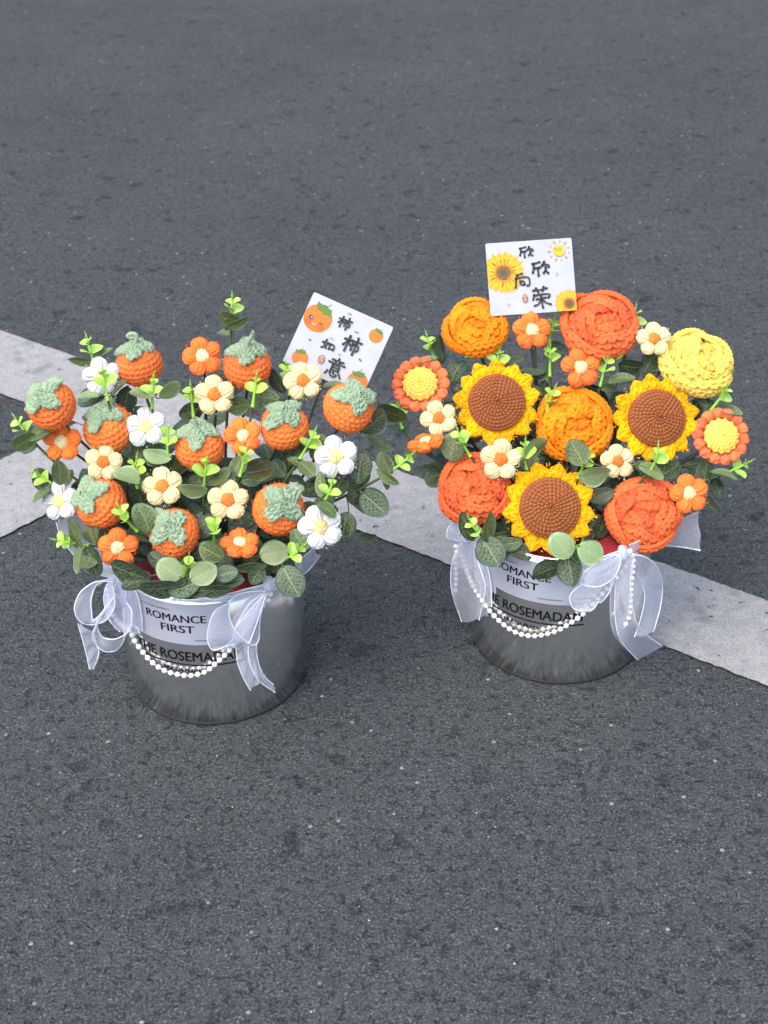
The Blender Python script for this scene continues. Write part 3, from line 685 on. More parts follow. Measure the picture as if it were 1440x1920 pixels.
rose(1209, 963, 68, 'coral', 'coral crochet rose low over the bow, one green sepal showing', .05, .05, 3.6)

def dome_daisy(px, py, r, label, fx, fy):
    b = 'R'; p = dome(b, px, py, 0); s = r * mpp(p); ax = facing(fx, fy); HEADS.append((px, py, r, shot(p)[2])); base = foam_point(b, p)
    t = thing('crochet_daisy', label, 'daisy', base, 'coral daisies with yellow domes'); Mx = frame(p, ax, s, random.uniform(0, 1))
    n_ = 14
    for i in range(n_):
        link('petal', BOB[i % 3], 'rimcoral', t, Mx @ Matrix.Rotation(2 * math.pi / n_ * i, 4, 'Z') @ Matrix.Translation((.555, 0, 0)) @ Matrix.Rotation(random.uniform(-.15, .05), 4, 'Y'))
    link('dome', DAISYDOME, 'lemon', t, Mx @ Matrix.Translation((0, 0, .05)))
    fz = link('yarn_fuzz', FLATFUZZ, 'rimcoral', t, Mx @ Matrix.Translation((0, 0, -.1))); fz['kind'] = 'stuff'
    stem_part(t, p - ax * s * .05, ax, base, .0018)
dome_daisy(789, 722, 50, 'coral rimmed crochet daisy with yellow dome beside a sunflower and the amber rose', -.12, .22)
dome_daisy(1350, 819, 50, 'coral rimmed crochet daisy with yellow dome below the pale yellow rose', .10, .12)

# ------------------------------------------------------------------ eucalyptus sprigs
def make_leaf(aspect, cup, fold, tip, seed):
    n_, m_ = 15, 11; V, uv = [], []; r0 = random.Random(seed); ph = r0.uniform(0, 6)
    for i in range(n_):
        u = i / (n_ - 1); uu = u**tip
        hw = .5 * aspect * max(0.0, math.sin(math.pi * (uu * .97 + .015)))**.62
        if i in (0, n_ - 1): hw *= .35
        for j in range(m_):
            v = j / (m_ - 1) * 2 - 1
            z = cup * (u * (1 - u) * 1.2) - fold * abs(v) * hw * -1 + .02 * math.sin(u * 7 + v * 3 + ph) * abs(v) - .10 * (u - .5)**2
            V.append((u, v * hw, z)); uv.append((u, .5 + v * hw / aspect))
    F = gridF(n_, m_); F = [tuple(reversed(f)) for f in F]
    top = len(V)
    V2 = [(x, y, z - .014) for x, y, z in V]; F2 = [tuple(top + q for q in reversed(f)) for f in F]
    rimv = [j for j in range(m_)] + [i * m_ + m_ - 1 for i in range(1, n_)] + [(n_ - 1) * m_ + j for j in range(m_ - 2, -1, -1)] + [i * m_ for i in range(n_ - 2, 0, -1)]
    F3 = [(rimv[k], rimv[(k + 1) % len(rimv)], top + rimv[(k + 1) % len(rimv)], top + rimv[k]) for k in range(len(rimv))]
    return mesh('leaf', V + V2, F + F2 + F3, uv + uv)
LEAF = [make_leaf(.86, .10, .10, 1.0, 1), make_leaf(.80, -.14, .20, .9, 2), make_leaf(.92, .04, .05, 1.05, 3), make_leaf(.84, .26, .16, 1.1, 8), make_leaf(.78, -.22, -.14, .95, 9)]
LEAFN = [make_leaf(.46, .10, .25, .95, 4), make_leaf(.52, -.05, .3, .9, 5)]
TIP = [make_leaf(.95, .18, .2, 1.1, 6), make_leaf(.82, .2, .3, 1.15, 7)]
def make_bud():
    V, F = [], []
    for i in range(7):
        a = i * 2.4; k = len(V); z0 = i * .11; out = .30 - i * .028; d = Vector((math.cos(a), math.sin(a), .9)).normalized()
        s = d.cross(Vector((0, 0, 1))).normalized(); p = Vector((0, 0, z0)); w_ = .055
        for q, wf in ((0, .4), (.5, 1), (.85, .7)):
            c = p + d * out * q
            V += [c - s * w_ * wf, c + s * w_ * wf, c + d.cross(s) * .03]
        V.append(p + d * out)
        for q in (0, 3): F += [(k + q, k + q + 1, k + q + 4, k + q + 3), (k + q + 1, k + q + 2, k + q + 5, k + q + 4), (k + q + 2, k + q, k + q + 3, k + q + 5)]
        F += [(k + 6, k + 7, k + 9), (k + 7, k + 8, k + 9), (k + 8, k + 6, k + 9)]
    tv, tf = tubeV([(0, 0, -.1), (0, 0, .4), (0, 0, .95)], [.05, .035, .012], 6); k = len(V)
    return mesh('bud', V + tv, F + [tuple(k + q for q in f) for f in tf])
BUD = make_bud()
SPRIGS = []
def leaf_matrix(base, along, normal, length):
    x = along.normalized(); z = (normal - x * normal.dot(x))
    z = z.normalized() if z.length > 1e-4 else x.orthogonal().normalized(); y = z.cross(x)
    m = Matrix((x, y, z)).transposed().to_4x4() @ Matrix.Scale(length, 4); m.translation = base; return m
def sprig(b, px, py, ang, label, ex=-.010, auto=5, tl=1.0, toward=0.0):
    T = dome(b, px, py, ex); a = R_(ang); k = mpp(T)
    d = (RT * math.cos(a) + UP * math.sin(a) - FW * toward + Vector((0, 0, .25))).normalized()
    base = foam_point(b, T, .35); ln = (T - base).length
    pts = bez(T, T - d * ln * .38, base + Vector((0, 0, ln * .35)) + (T - base) * .05, base, 28)
    t = thing('eucalyptus_sprig', label, 'sprig', base, 'eucalyptus sprigs')
    # dark stem and bright young end
    acc = [0.0]
    for i in range(1, len(pts)): acc.append(acc[-1] + (pts[i] - pts[i - 1]).length)
    def at(s):
        for i in range(1, len(pts)):
            if acc[i] >= s:
                f = (s - acc[i - 1]) / max(1e-6, acc[i] - acc[i - 1]); return pts[i - 1].lerp(pts[i], f), (pts[i - 1] - pts[i]).normalized()
        return pts[-1], (pts[-2] - pts[-1]).normalized()
    gs = .030 * tl
    young = [at(q * gs / 6)[0] for q in range(7)]
    V, F = tubeV(young, [.0006, .0009, .0011, .0012, .0013, .0015, .0017], 7); link('young_stem', mesh('young_stem', V, F), 'bright_stem', t)
    old = [at(gs - .001)[0]] + [at(gs + (acc[-1] - gs) * q / 14)[0] for q in range(1, 15)]
    V, F = tubeV(old, [.0012 + .0005 * q / 14 for q in range(15)], 7); link('stem', mesh('stem', V, F), 'sprig_stem', t)
    # bud
    P0, d0 = at(0.0); z = d0; x = z.orthogonal().normalized(); y = z.cross(x)
    mb = Matrix((x, y, z)).transposed().to_4x4() @ Matrix.Scale(.0085 * tl, 4); mb.translation = P0 - d0 * .001; link('bud', BUD, 'tip_leaf', t, mb)
    rot = random.uniform(0, math.pi)
    for lv, (s, sz) in enumerate(((.007, .0088), (.016, .0135))):
        P, dd = at(s * tl); q = dd.orthogonal().normalized()
        for sgn in (0, math.pi):
            o_ = Matrix.Rotation(rot + sgn + lv * math.pi / 2 + random.uniform(-.3, .3), 3, dd) @ q
            al = (o_ + dd * random.uniform(.35, .8)).normalized()
            link('young_leaf', random.choice(TIP), 'tip_leaf', t, leaf_matrix(P, al, dd - FW * .8, sz * tl * random.uniform(.85, 1.2)))
    for lv in range(auto):
        s = gs + .004 + lv * .021 + random.uniform(-.003, .003)
        if s > acc[-1] * .93: break
        P, dd = at(s); q = dd.orthogonal().normalized()
        for sgn in (0, math.pi):
            o_ = Matrix.Rotation(rot + sgn + lv * math.pi / 2 + random.uniform(-.4, .4), 3, dd) @ q
            if o_.dot(-FW) > .55: continue
            al = (o_ + dd * random.uniform(0, .6) + FW * .25).normalized(); L_ = (.020 + .003 * lv) * random.uniform(.85, 1.2)
            mx, my, mz = shot(P + al * L_ * .6)
            if any(math.hypot(mx - h[0], my - h[1]) < h[2] + 8 and mz < h[3] + .012 for h in HEADS): continue
            link('leaf', random.choice(LEAF + LEAFN[:1]), random.choice(('leaf_dark', 'leaf_dark', 'leaf_mid')) if lv else random.choice(('leaf_mid', 'leaf_dark')), t, leaf_matrix(P + al * .002, al, dd * .6 - FW + Vector((0, 0, .3)), L_))
    SPRIGS.append((b, t, pts, px, py)); return t
for a in [
    ('L', 162, 632, 105, 'eucalyptus sprig rising behind the half hidden white daisy'),
    ('L', 192, 690, 95, 'eucalyptus sprig with its bright tip in front of a white daisy', -.03),
    ('L', 288, 706, 80, 'eucalyptus sprig in front of the loop-stalked persimmon', -.02),
    ('L', 435, 556, 88, 'tallest eucalyptus sprig, rising above the longest-stalked persimmon', .015),
    ('L', 357, 722, 95, 'eucalyptus sprig beside the cream flower of the back rows', .0),
    ('L', 481, 703, 82, 'eucalyptus sprig in front of the longest-stalked persimmon', -.02),
    ('L', 537, 682, 105, 'eucalyptus sprig at the lower corner of the persimmon card', .01),
    ('L', 28, 783, 128, 'eucalyptus sprig reaching furthest out under the outermost persimmon', -.02),
    ('L', 62, 882, 150, 'eucalyptus sprig reaching out over the painted line beside a tucked-in white daisy', .0),
    ('L', 256, 858, 75, 'eucalyptus sprig between the wedged cream flower and the central persimmon', -.01),
    ('L', 104, 1012, 178, 'eucalyptus sprig pointing sideways above the ribbon bow of the persimmon bucket', -.01),
    ('L', 222, 950, 120, 'eucalyptus sprig with its tip on the outward tilted persimmon', -.02),
    ('L', 316, 800, 80, 'eucalyptus sprig between a white daisy and the central persimmon', -.015),
    ('L', 388, 858, 80, 'eucalyptus sprig with its tip on the central persimmon', -.02),
    ('L', 464, 836, 75, 'eucalyptus sprig with its tip on the orange flower beside the central persimmon', -.02),
    ('L', 590, 808, 60, 'eucalyptus sprig beside the wide-capped persimmon, above a white daisy', -.01),
    ('L', 772, 852, 35, 'eucalyptus sprig reaching across the gap between the buckets, over the painted line', .0),
    ('L', 625, 895, 78, 'eucalyptus sprig between the two big white daisies', -.02),
    ('L', 570, 1022, 40, 'eucalyptus sprig under the low white daisy', -.025),
    ('L', 354, 1046, 80, 'eucalyptus sprig under the lowest persimmon, over the rim', -.02),
    ('L', 402, 968, 88, 'eucalyptus sprig under the cream flower above the flat-tilted orange flower', -.015),
    ('R', 750, 748, 72, 'eucalyptus sprig under the yellow-domed daisy, towards the persimmon bucket', .0),
    ('R', 800, 628, 110, 'eucalyptus sprig beside the amber rose, opposite the sunflower card', .01),
    ('R', 858, 805, 110, 'eucalyptus sprig at the lower petals of the sunflower beside the edge-on flower', -.025),
    ('R', 985, 826, 80, 'eucalyptus sprig between a sunflower and the middle amber rose', -.02),
    ('R', 937, 652, 75, 'eucalyptus sprig between the amber rose and the sunflower under it', -.005),
    ('R', 1040, 598, 70, 'eucalyptus sprig at the foot of the sunflower card', .005),
    ('R', 1032, 648, 88, 'eucalyptus sprig between the two small orange flowers', .0),
    ('R', 1040, 728, 60, 'eucalyptus sprig above the middle amber rose', -.01),
    ('R', 1106, 846, 60, 'eucalyptus sprig on the lower edge of the middle amber rose', -.03),
    ('R', 1140, 668, 72, 'eucalyptus sprig under the large coral rose', -.01),
    ('R', 1192, 578, 80, 'eucalyptus sprig rising behind the large coral rose', .02),
    ('R', 1264, 645, 60, 'eucalyptus sprig between a cream flower and the pale yellow rose', .02),
    ('R', 1366, 722, 55, 'eucalyptus sprig at the sepals of the pale yellow rose', -.01),
    ('R', 1405, 866, 20, 'eucalyptus sprig reaching out under the coral daisy below the yellow rose', .0),
    ('R', 1234, 836, 88, 'eucalyptus sprig with its tip over lower sunflower petals', -.03),
    ('R', 880, 974, 115, 'eucalyptus sprig under the coral rose that carries a cream flower', -.03),
    ('R', 1090, 1020, 70, 'eucalyptus sprig over the rim beside the lowest sunflower', -.035),
]: sprig(*a[:5], **({'ex': a[5]} if len(a) > 5 else {}))
# leaves that show singly: px, py, long, short, direction of the tip (deg), tone, depth, narrow
LV = {'L': [
    (151, 677, 44, 14, 172, 'm', .0), (192, 666, 46, 14, 40, 'm', .0), (166, 742, 42, 16, 185, 'l', -.01), (222, 727, 40, 16, 48, 'm', -.01),
    (237, 748, 46, 32, -100, 'd', .02), (268, 737, 52, 24, 172, 'l', -.02), (319, 732, 46, 20, 38, 'l', -.02), (75, 811, 52, 28, 30, 'm', -.02),
    (44, 829, 50, 24, 215, 'm', -.02), (112, 886, 46, 24, -85, 'm', -.02), (79, 899, 46, 42, 120, 'd', .01), (78, 926, 44, 20, 222, 'm', .0),
    (295, 851, 54, 32, 165, 'l', -.012), (237, 894, 54, 30, 160, 'l', -.02), (361, 918, 56, 24, 175, 'l', -.015), (268, 971, 58, 42, 115, 'm', -.018),
    (135, 1001, 54, 32, 105, 'm', -.01), (148, 1050, 52, 20, -100, 'm', -.02), (172, 1053, 60, 42, -70, 'd', .0), (317, 1068, 52, 46, 145, 'l', -.028),
    (381, 1075, 54, 50, 25, 'l', -.026), (242, 1072, 76, 44, -20, 'd', -.012), (408, 892, 52, 28, 25, 'm', -.01), (444, 872, 46, 36, 60, 'm', -.005),
    (487, 888, 58, 18, 12, 'm', -.008), (396, 1034, 50, 40, 150, 'm', -.018), (514, 1036, 54, 48, 10, 'l', -.02), (545, 1090, 64, 60, -60, 'd', -.028),
    (424, 1075, 44, 36, 10, 'd', -.018), (300, 1103, 78, 34, 185, 'd', -.022), (345, 1098, 62, 38, 200, 'd', -.024), (402, 1106, 66, 26, 0, 'd', -.022), (365, 1110, 70, 26, 190, 'd', -.020), (255, 1090, 60, 34, 200, 'd', -.010), (430, 1092, 56, 30, 15, 'd', -.012), (470, 1062, 60, 16, 5, 'm', -.004), (300, 1050, 50, 40, 150, 'd', -.004), (420, 1050, 50, 40, 60, 'd', .0),
    (702, 944, 62, 54, -40, 'd', -.005), (676, 878, 58, 48, 80, 'd', .005), (724, 866, 46, 32, 115, 'm', .0), (727, 895, 48, 20, -35, 'm', -.01),
    (561, 1012, 46, 38, 120, 'm', -.01), (646, 987, 54, 42, 80, 'd', .01), (638, 906, 56, 42, 60, 'd', .01), (602, 909, 48, 20, 95, 'm', -.01),
    (613, 955, 44, 20, -35, 'm', -.02), (665, 918, 56, 26, -95, 'd', .012), (536, 862, 60, 44, 60, 'd', .02), (470, 925, 56, 44, 100, 'd', .02),
    (545, 850, 46, 30, 80, 'd', .02), (320, 880, 56, 44, 60, 'd', .02), (290, 960, 52, 44, 90, 'd', .02), (380, 985, 60, 50, 40, 'd', .015),
    (260, 925, 50, 40, 100, 'd', .02), (455, 985, 60, 50, 120, 'd', .015), (590, 915, 56, 36, 10, 'd', .018), (430, 598, 46, 20, 160, 'm', .012), (446, 605, 50, 14, 25, 'm', .01),
    (358, 772, 46, 34, 200, 'd', .015), (345, 790, 50, 30, 210, 'd', .02), (445, 760, 44, 34, 10, 'm', .01), (500, 745, 50, 30, 170, 'm', .005), (520, 715, 50, 24, 120, 'd', .015),
    (625, 722, 42, 12, 5, 'm', .012), (596, 838, 52, 30, 70, 'm', .012), (560, 870, 46, 18, -30, 'm', .0), (700, 790, 60, 40, 40, 'd', .015), (690, 1005, 30, 14, 0, 'd', .01)],
    'R': [
    (828, 650, 46, 24, 100, 'd', .01), (795, 676, 52, 12, 188, 'm', .0), (735, 775, 58, 26, 160, 'm', -.01), (715, 826, 58, 26, -35, 'm', .0),
    (857, 697, 50, 34, 60, 'd', .02), (964, 678, 42, 18, 20, 'm', .01), (1000, 690, 48, 22, 170, 'd', .01), (850, 836, 56, 46, 80, 'm', -.01),
    (1006, 843, 52, 30, 40, 'l', -.02), (876, 987, 56, 36, 110, 'd', -.028), (917, 987, 54, 26, 80, 'm', -.030), (919, 1033, 62, 58, -60, 'd', -.026),
    (956, 1017, 46, 28, 10, 'd', -.015), (972, 1037, 50, 30, -20, 'd', -.012), (1052, 1023, 56, 48, 130, 'l', -.042), (1107, 1036, 52, 48, -30, 'l', -.040),
    (1070, 1068, 64, 54, -80, 'd', -.034), (1026, 1072, 56, 40, 200, 'd', -.028), (1082, 848, 54, 48, 120, 'm', -.032), (1115, 889, 58, 36, 190, 'l', -.028),
    (1126, 926, 52, 34, 20, 'd', -.005), (1222, 883, 52, 26, -25, 'l', -.022), (1250, 884, 60, 42, 30, 'd', .01), (1322, 883, 50, 24, 260, 'd', .01),
    (1358, 890, 50, 14, -18, 'm', -.005), (1300, 870, 50, 20, 10, 'd', .02), (1110, 992, 60, 40, 60, 'd', .0), (1130, 985, 50, 32, 70, 'd', .01), (1184, 686, 48, 28, 175, 'd', .01),
    (1217, 680, 46, 36, 60, 'd', .012), (1165, 711, 52, 20, 10, 'm', -.005), (1367, 769, 52, 24, -15, 'm', .0), (1313, 746, 40, 16, -25, 'm', .01),
    (1304, 768, 46, 26, 250, 'd', .02), (1118, 742, 56, 30, -40, 'd', .02), (1140, 780, 50, 36, 80, 'd', .03), (980, 905, 56, 40, 60, 'd', .02), (1000, 870, 50, 40, 120, 'd', .02),
    (1140, 900, 56, 44, 60, 'd', .025), (960, 975, 50, 40, 110, 'd', .01), (1020, 735, 40, 30, 100, 'd', .02), (858, 870, 56, 28, 20, 'd', .01), (838, 865, 44, 26, 160, 'd', .015), (800, 882, 56, 16, 185, 'd', .015),
    (1340, 945, 46, 10, -50, 'd', .01), (1345, 915, 40, 30, -70, 'd', .015), (1140, 940, 50, 44, 30, 'd', .01), (1190, 890, 50, 36, 100, 'd', .02), (1088, 905, 50, 40, 60, 'd', .02)]}
for b, lst in LV.items():
    for (px, py, ln, sh, ang, tone, ex) in lst:
        P = dome(b, px, py, ex); k = mpp(P); a = R_(ang)
        al = (RT * math.cos(a) + UP * math.sin(a)).normalized(); ratio = sh / ln
        narrow = ratio < .42; me = random.choice(LEAFN if narrow else LEAF); nat = .50 if narrow else .86
        tilt = math.acos(min(1, max(.25, ratio / nat))) * random.choice((-1, 1)) if ratio < nat else 0
        nrm = Matrix.Rotation(tilt, 3, al) @ (-FW); al2 = (al + FW * random.uniform(-.12, .12)).normalized()
        L_ = ln * k * 1.04; base = P - al2 * L_ * .5
        best = min((s for s in SPRIGS if s[0] == b), key=lambda s: min((q - base).length for q in s[2][:22]))
        q = min(best[2][:22], key=lambda q: (q - base).length)
        lf = link('leaf', me, {'d': 'leaf_dark', 'm': 'leaf_mid', 'l': 'leaf_light'}[tone], best[1], leaf_matrix(base, al2, nrm, L_))
        if (q - base).length > .002:
            V, F = tubeV(bez(q, q.lerp(base, .4) - Vector((0, 0, .002)), base - al2 * (q - base).length * .3, base + al2 * .002, 7), .0006, 5)
            link('leaf_stalk', mesh('leaf_stalk', V, F), 'sprig_stem', lf)

# ------------------------------------------------------------------ cards
def inside(poly, W_, H_):
    for ax, lim, sg in ((0, 0, 1), (0, W_, -1), (1, 0, 1), (1, H_, -1)):
        out = []
        for i in range(len(poly)):
            p, q = poly[i], poly[(i + 1) % len(poly)]; dp, dq = (p[ax] - lim) * sg, (q[ax] - lim) * sg
            if dp >= 0: out.append(p)
            if dp * dq < 0:
                t = dp / (dp - dq); out.append((p[0] + (q[0] - p[0]) * t, p[1] + (q[1] - p[1]) * t))
        poly = out
        if not poly: return []
    return poly
class Card:
    def __init__(s, b, label, TL, TR, BL, zo, zs, ex, fy, foot):
        """corners in photo pixels; zo, zs: origin and scale of the enlargement the print was read from"""
        s.TL, s.TR, s.BL = (np.array(v, float) for v in (TL, TR, BL)); s.zo, s.zs = np.array(zo, float), zs
        ctr = (s.TR + s.BL) / 2; P = dome(b, ctr[0], ctr[1], 0); P = on_y(ctr[0], ctr[1], BK[b].y + ex); k = mpp(P)
        e = (s.TR - s.TL); ang = math.atan2(-e[1], e[0]); s.W = np.linalg.norm(e) * k; s.H = np.linalg.norm(s.BL - s.TL) * k
        n_ = facing(0, fy); x = RT * math.cos(ang) + UP * math.sin(ang); x = (x - n_ * x.dot(n_)).normalized(); y = n_.cross(x)
        s.M = Matrix((x, y, n_)).transposed().to_4x4(); s.M.translation = P - x * s.W / 2 + y * s.H / 2     # local origin: top left corner, y up
        s.layer = 0; s.n = n_
        bot = P - y * s.H * .5; base = foam_point(b, bot, .5); base.y = min(base.y + .02, BK[b].y + .07)
        s.t = thing('greeting_card', label, 'card', base, 'square greeting cards on sticks')
        W_, H_, th = s.W, s.H, .0007; c = .0015
        ring = []
        for (cx, cy, a0) in ((c, -c, 90), (c, -H_ + c, 180), (W_ - c, -H_ + c, 270), (W_ - c, -c, 0)):
            for q in range(4): a = R_(a0 + q * 30); ring.append((cx + c * math.cos(a), cy + c * math.sin(a)))
        m_ = len(ring); V = [(a, d, 0) for a, d in ring] + [(a, d, -th) for a, d in ring]
        F = [tuple(range(m_)), tuple(reversed(range(m_, 2 * m_)))] + [(i, i + m_, (i + 1) % m_ + m_, (i + 1) % m_) for i in range(m_)]
        s.panel = link('panel', mesh('panel', V, F, smooth=False), 'card', s.t, s.M)
        top = P - n_ * .0022 + y * s.H * .1
        V, F = tubeV(bez(top, bot - n_ * .003, bot.lerp(base, .4), base, 12), .0014, 7); link('stick', mesh('stick', V, F), 'holder', s.t)
    def ab(s, q):
        """enlargement pixel -> metres across and down the card"""
        p = s.zo + np.array(q, float) / s.zs - s.TL; e1 = s.TR - s.TL; e2 = s.BL - s.TL
        a, d = np.linalg.solve(np.stack([e1, e2], 1), p); return (a * s.W, d * s.H)
    def put(s, name, polys, mat):
        s.layer += 1; V, F = [], []; z = .00010 + .00006 * s.layer
        for p in polys:
            p = inside(p, s.W, s.H)
            if len(p) < 3: continue
            k = len(V); V += [(a, -d, z) for a, d in p]; F.append(tuple(range(k, k + len(p))))
        if not F: return
        me = mesh(name, V, F, smooth=False)
        # face outwards
        for i, f in enumerate(me.polygons):
            if f.normal.z < 0: f.flip()
        link(name, me, mat, s.panel, s.M)
    def u(s): return s.W / (np.linalg.norm(s.TR - s.TL) * s.zs)      # metres per enlargement pixel
    def ell(s, q, rx, ry=None, n_=32, rot=0):
        cx, cy = s.ab(q); k = s.u(); ry = ry or rx
        P = [(rx * k * math.cos(t), ry * k * math.sin(t)) for t in np.linspace(0, 2 * math.pi, n_, endpoint=False)]
        return [(cx + a * math.cos(rot) - d * math.sin(rot), cy + a * math.sin(rot) + d * math.cos(rot)) for a, d in P]
    def fan(s, pts):
        P = [s.ab(q) for q in pts]; c = tuple(np.mean(P, 0)); return [[c, P[i], P[(i + 1) % len(P)]] for i in range(len(P))]
    def strokes(s, lines, wd):
        """brush strokes: lines of points (metres), swelling at the ends"""
        out = []
        for ln in lines:
            P = np.array(ln, float); D = []
            for i in range(len(P) - 1):
                for q in range(6): D.append(P[i] + (P[i + 1] - P[i]) * q / 6)
            D.append(P[-1]); D = np.array(D)
            for _ in range(3): D[1:-1] = (D[:-2] + 2 * D[1:-1] + D[2:]) / 4
            L_ = len(D); hw = [wd / 2 * (1.12 - .30 * math.sin(math.pi * i / (L_ - 1)) - .12 * i / L_) for i in range(L_)]
            for i in range(L_ - 1):
                d = D[i + 1] - D[i]; l = np.linalg.norm(d)
                if l < 1e-9: continue
                nn = np.array([-d[1], d[0]]) / l
                out.append([tuple(D[i] + nn * hw[i]), tuple(D[i + 1] + nn * hw[i + 1]), tuple(D[i + 1] - nn * hw[i + 1]), tuple(D[i] - nn * hw[i])])
            for e, h in ((D[0], hw[0]), (D[-1], hw[-1])): out.append([(e[0] + h * math.cos(t), e[1] + h * math.sin(t)) for t in np.linspace(0, 2 * math.pi, 12, endpoint=False)])
        return out
    def glyph(s, lines, q, w_, h_, wd, name='lettering'):
        cx, cy = s.ab(q); k = s.u()
        L_ = [[(cx + (x - .5) * w_ * k, cy + (y - .5) * h_ * k) for x, y in ln] for ln in lines]
        s.put(name, s.strokes_flat(L_, wd * k * 1.22), 'ink_card')
    def strokes_flat(s, L_, wd): return s.strokes(L_, wd)
    def word(s, body, q, w_, h_):
        cx, cy = s.ab(q); k = s.u(); P, F = text_geo(body, w_ * k, h_ * k, .01); s.layer += 1; z = .00010 + .00006 * s.layer
        link('small_lettering', mesh('small_lettering', [(cx + p[0], -cy + p[1], z) for p in P], F, smooth=False), 'ink_card', s.panel, s.M)

SHI = [[(.02, .30), (.42, .26)], [(.24, .05), (.23, .95)], [(.23, .35), (.03, .65)], [(.26, .38), (.42, .55)], [(.70, 0), (.73, .12)], [(.46, .25), (.98, .21)],
       [(.53, .42), (.54, .78)], [(.53, .43), (.90, .40), (.92, .72), (.84, .74)], [(.72, .25), (.72, 1)]]
RU = [[(.22, .05), (.10, .50), (.38, .85)], [(.42, .30), (.30, .65), (.05, .92)], [(0, .38), (.48, .33)], [(.58, .30), (.60, .80)], [(.58, .30), (.93, .27), (.92, .75)], [(.60, .76), (.92, .72)]]
YI = [[(.5, 0), (.52, .08)], [(.15, .14), (.85, .11)], [(.35, .17), (.40, .25)], [(.66, .15), (.60, .25)], [(0, .31), (1, .27)], [(.27, .38), (.28, .66)], [(.27, .38), (.74, .37), (.74, .66)],
      [(.30, .52), (.72, .51)], [(.28, .66), (.74, .65)], [(.10, .78), (.02, .95)], [(.28, .76), (.32, .94), (.55, 1), (.72, .95), (.72, .85)], [(.48, .76), (.55, .85)], [(.85, .76), (1, .92)]]
XIN = [[(.03, .14), (.25, .09), (.43, .04)], [(.10, .15), (.07, .48), (.02, .76)], [(.13, .46), (.28, .43), (.45, .41)], [(.32, .45), (.33, .98)],
       [(.69, .04), (.62, .20), (.55, .30)], [(.60, .26), (.80, .22), (.96, .30), (.93, .42)], [(.77, .42), (.73, .64), (.63, .82)], [(.74, .66), (.88, .84)]]
XIANG = [[(.15, .16), (.38, .06), (.50, .02)], [(.08, .36), (.08, .65), (.03, .98)], [(.08, .36), (.50, .28), (.90, .30), (.97, .42), (.97, .84), (.88, .92), (.80, .88)], [(.36, .58), (.38, .84), (.62, .80)], [(.36, .58), (.58, .55), (.63, .62), (.62, .80)]]
RONG = [[(.06, .15), (.42, .14), (.82, .07)], [(.22, .05), (.33, .26)], [(.64, 0), (.57, .20)], [(.09, .36), (.02, .58)], [(.09, .40), (.45, .35), (.92, .35), (.98, .41), (.86, .53)],
        [(.22, .58), (.72, .52)], [(.47, .42), (.49, .70), (.53, 1)], [(.46, .62), (.30, .82), (.08, .88)], [(.52, .62), (.74, .78), (.97, .85)]]

C1 = Card('L', 'white card with a winking persimmon print and brush lettering', (584.7, 544.4), (734, 611.5), (533.9, 678.6), (520, 530), 6.261, .080, .06, 0)
def fruit(c, q, r, rot, cal=None):
    c.put('printed_fruit', [c.ell(q, r, r * .96, 40)], 'p_orange')
    T = [(-.55, -.62), (-.62, -1.02), (-.32, -.95), (-.02, -1.08), (.22, -.98), (.52, -.98), (.62, -.72), (.78, -.52), (.42, -.52), (.18, -.42), (-.05, -.52), (-.30, -.48)]
    cx, cy = c.ab(q); k = c.u() * r
    P = [(cx + k * (x * math.cos(rot) - y * math.sin(rot)), cy + k * (x * math.sin(rot) + y * math.cos(rot))) for x, y in T]; m_ = tuple(np.mean(P, 0))
    c.put('printed_calyx', [[m_, P[i], P[(i + 1) % len(P)]] for i in range(len(P))], 'p_green')
    a = (cx + k * (.08 * math.cos(rot) + .95 * math.sin(rot)), cy + k * (.08 * math.sin(rot) - .95 * math.cos(rot))); d = (cx + k * (.25 * math.cos(rot) + 1.28 * math.sin(rot)), cy + k * (.25 * math.sin(rot) - 1.28 * math.cos(rot)))
    c.put('printed_stalk', c.strokes([[a, d]], .05 * k), 'p_dark')
fruit(C1, (465, 412), 172, .18); fruit(C1, (1143, 620), 85, .20); fruit(C1, (285, 892), 96, -.30); fruit(C1, (955, 1180), 124, -.25)
def seg(c, pts): return [c.ab(q) for q in pts]
C1.put('printed_blush', [C1.ell((352, 432), 38), C1.ell((490, 520), 36)], 'p_blush')
C1.put('printed_eye', [C1.ell((387, 397), 24)] + C1.strokes([seg(C1, [(362, 372), (375, 385)])], 8 * C1.u()) + C1.strokes([seg(C1, [(483, 470), (503, 474), (522, 492)])], 10 * C1.u()), 'ink_card')
C1.put('printed_glint', [C1.ell((393, 401), 9)], 'p_white')
C1.put('printed_mouth', C1.fan([(390, 452), (420, 470), (452, 484), (445, 498), (425, 502), (402, 488)]), 'p_pink')
C1.put('printed_leaf', C1.fan([(365, 660), (392, 668), (410, 676), (388, 688)]) + C1.fan([(950, 895), (978, 900), (1000, 932), (972, 920)]), 'p_dark')
C1.glyph(SHI, (778, 468), 158, 140, 20); C1.glyph(SHI, (870, 735), 210, 205, 25); C1.glyph(RU, (606, 742), 160, 120, 20); C1.glyph(YI, (697, 1010), 190, 225, 21)
for wd_, q, w_, h_ in (('shi', (830, 356), 52, 24), ('shi', (918, 577), 52, 24), ('ru', (636, 658), 40, 18), ('yi', (735, 851), 36, 26)): C1.word(wd_, q, w_, h_)
C1.put('printed_seal', [C1.ell((531, 907), 38, 54, 12)], 'p_seal')
k_ = C1.u(); sx, sy = C1.ab((531, 907))
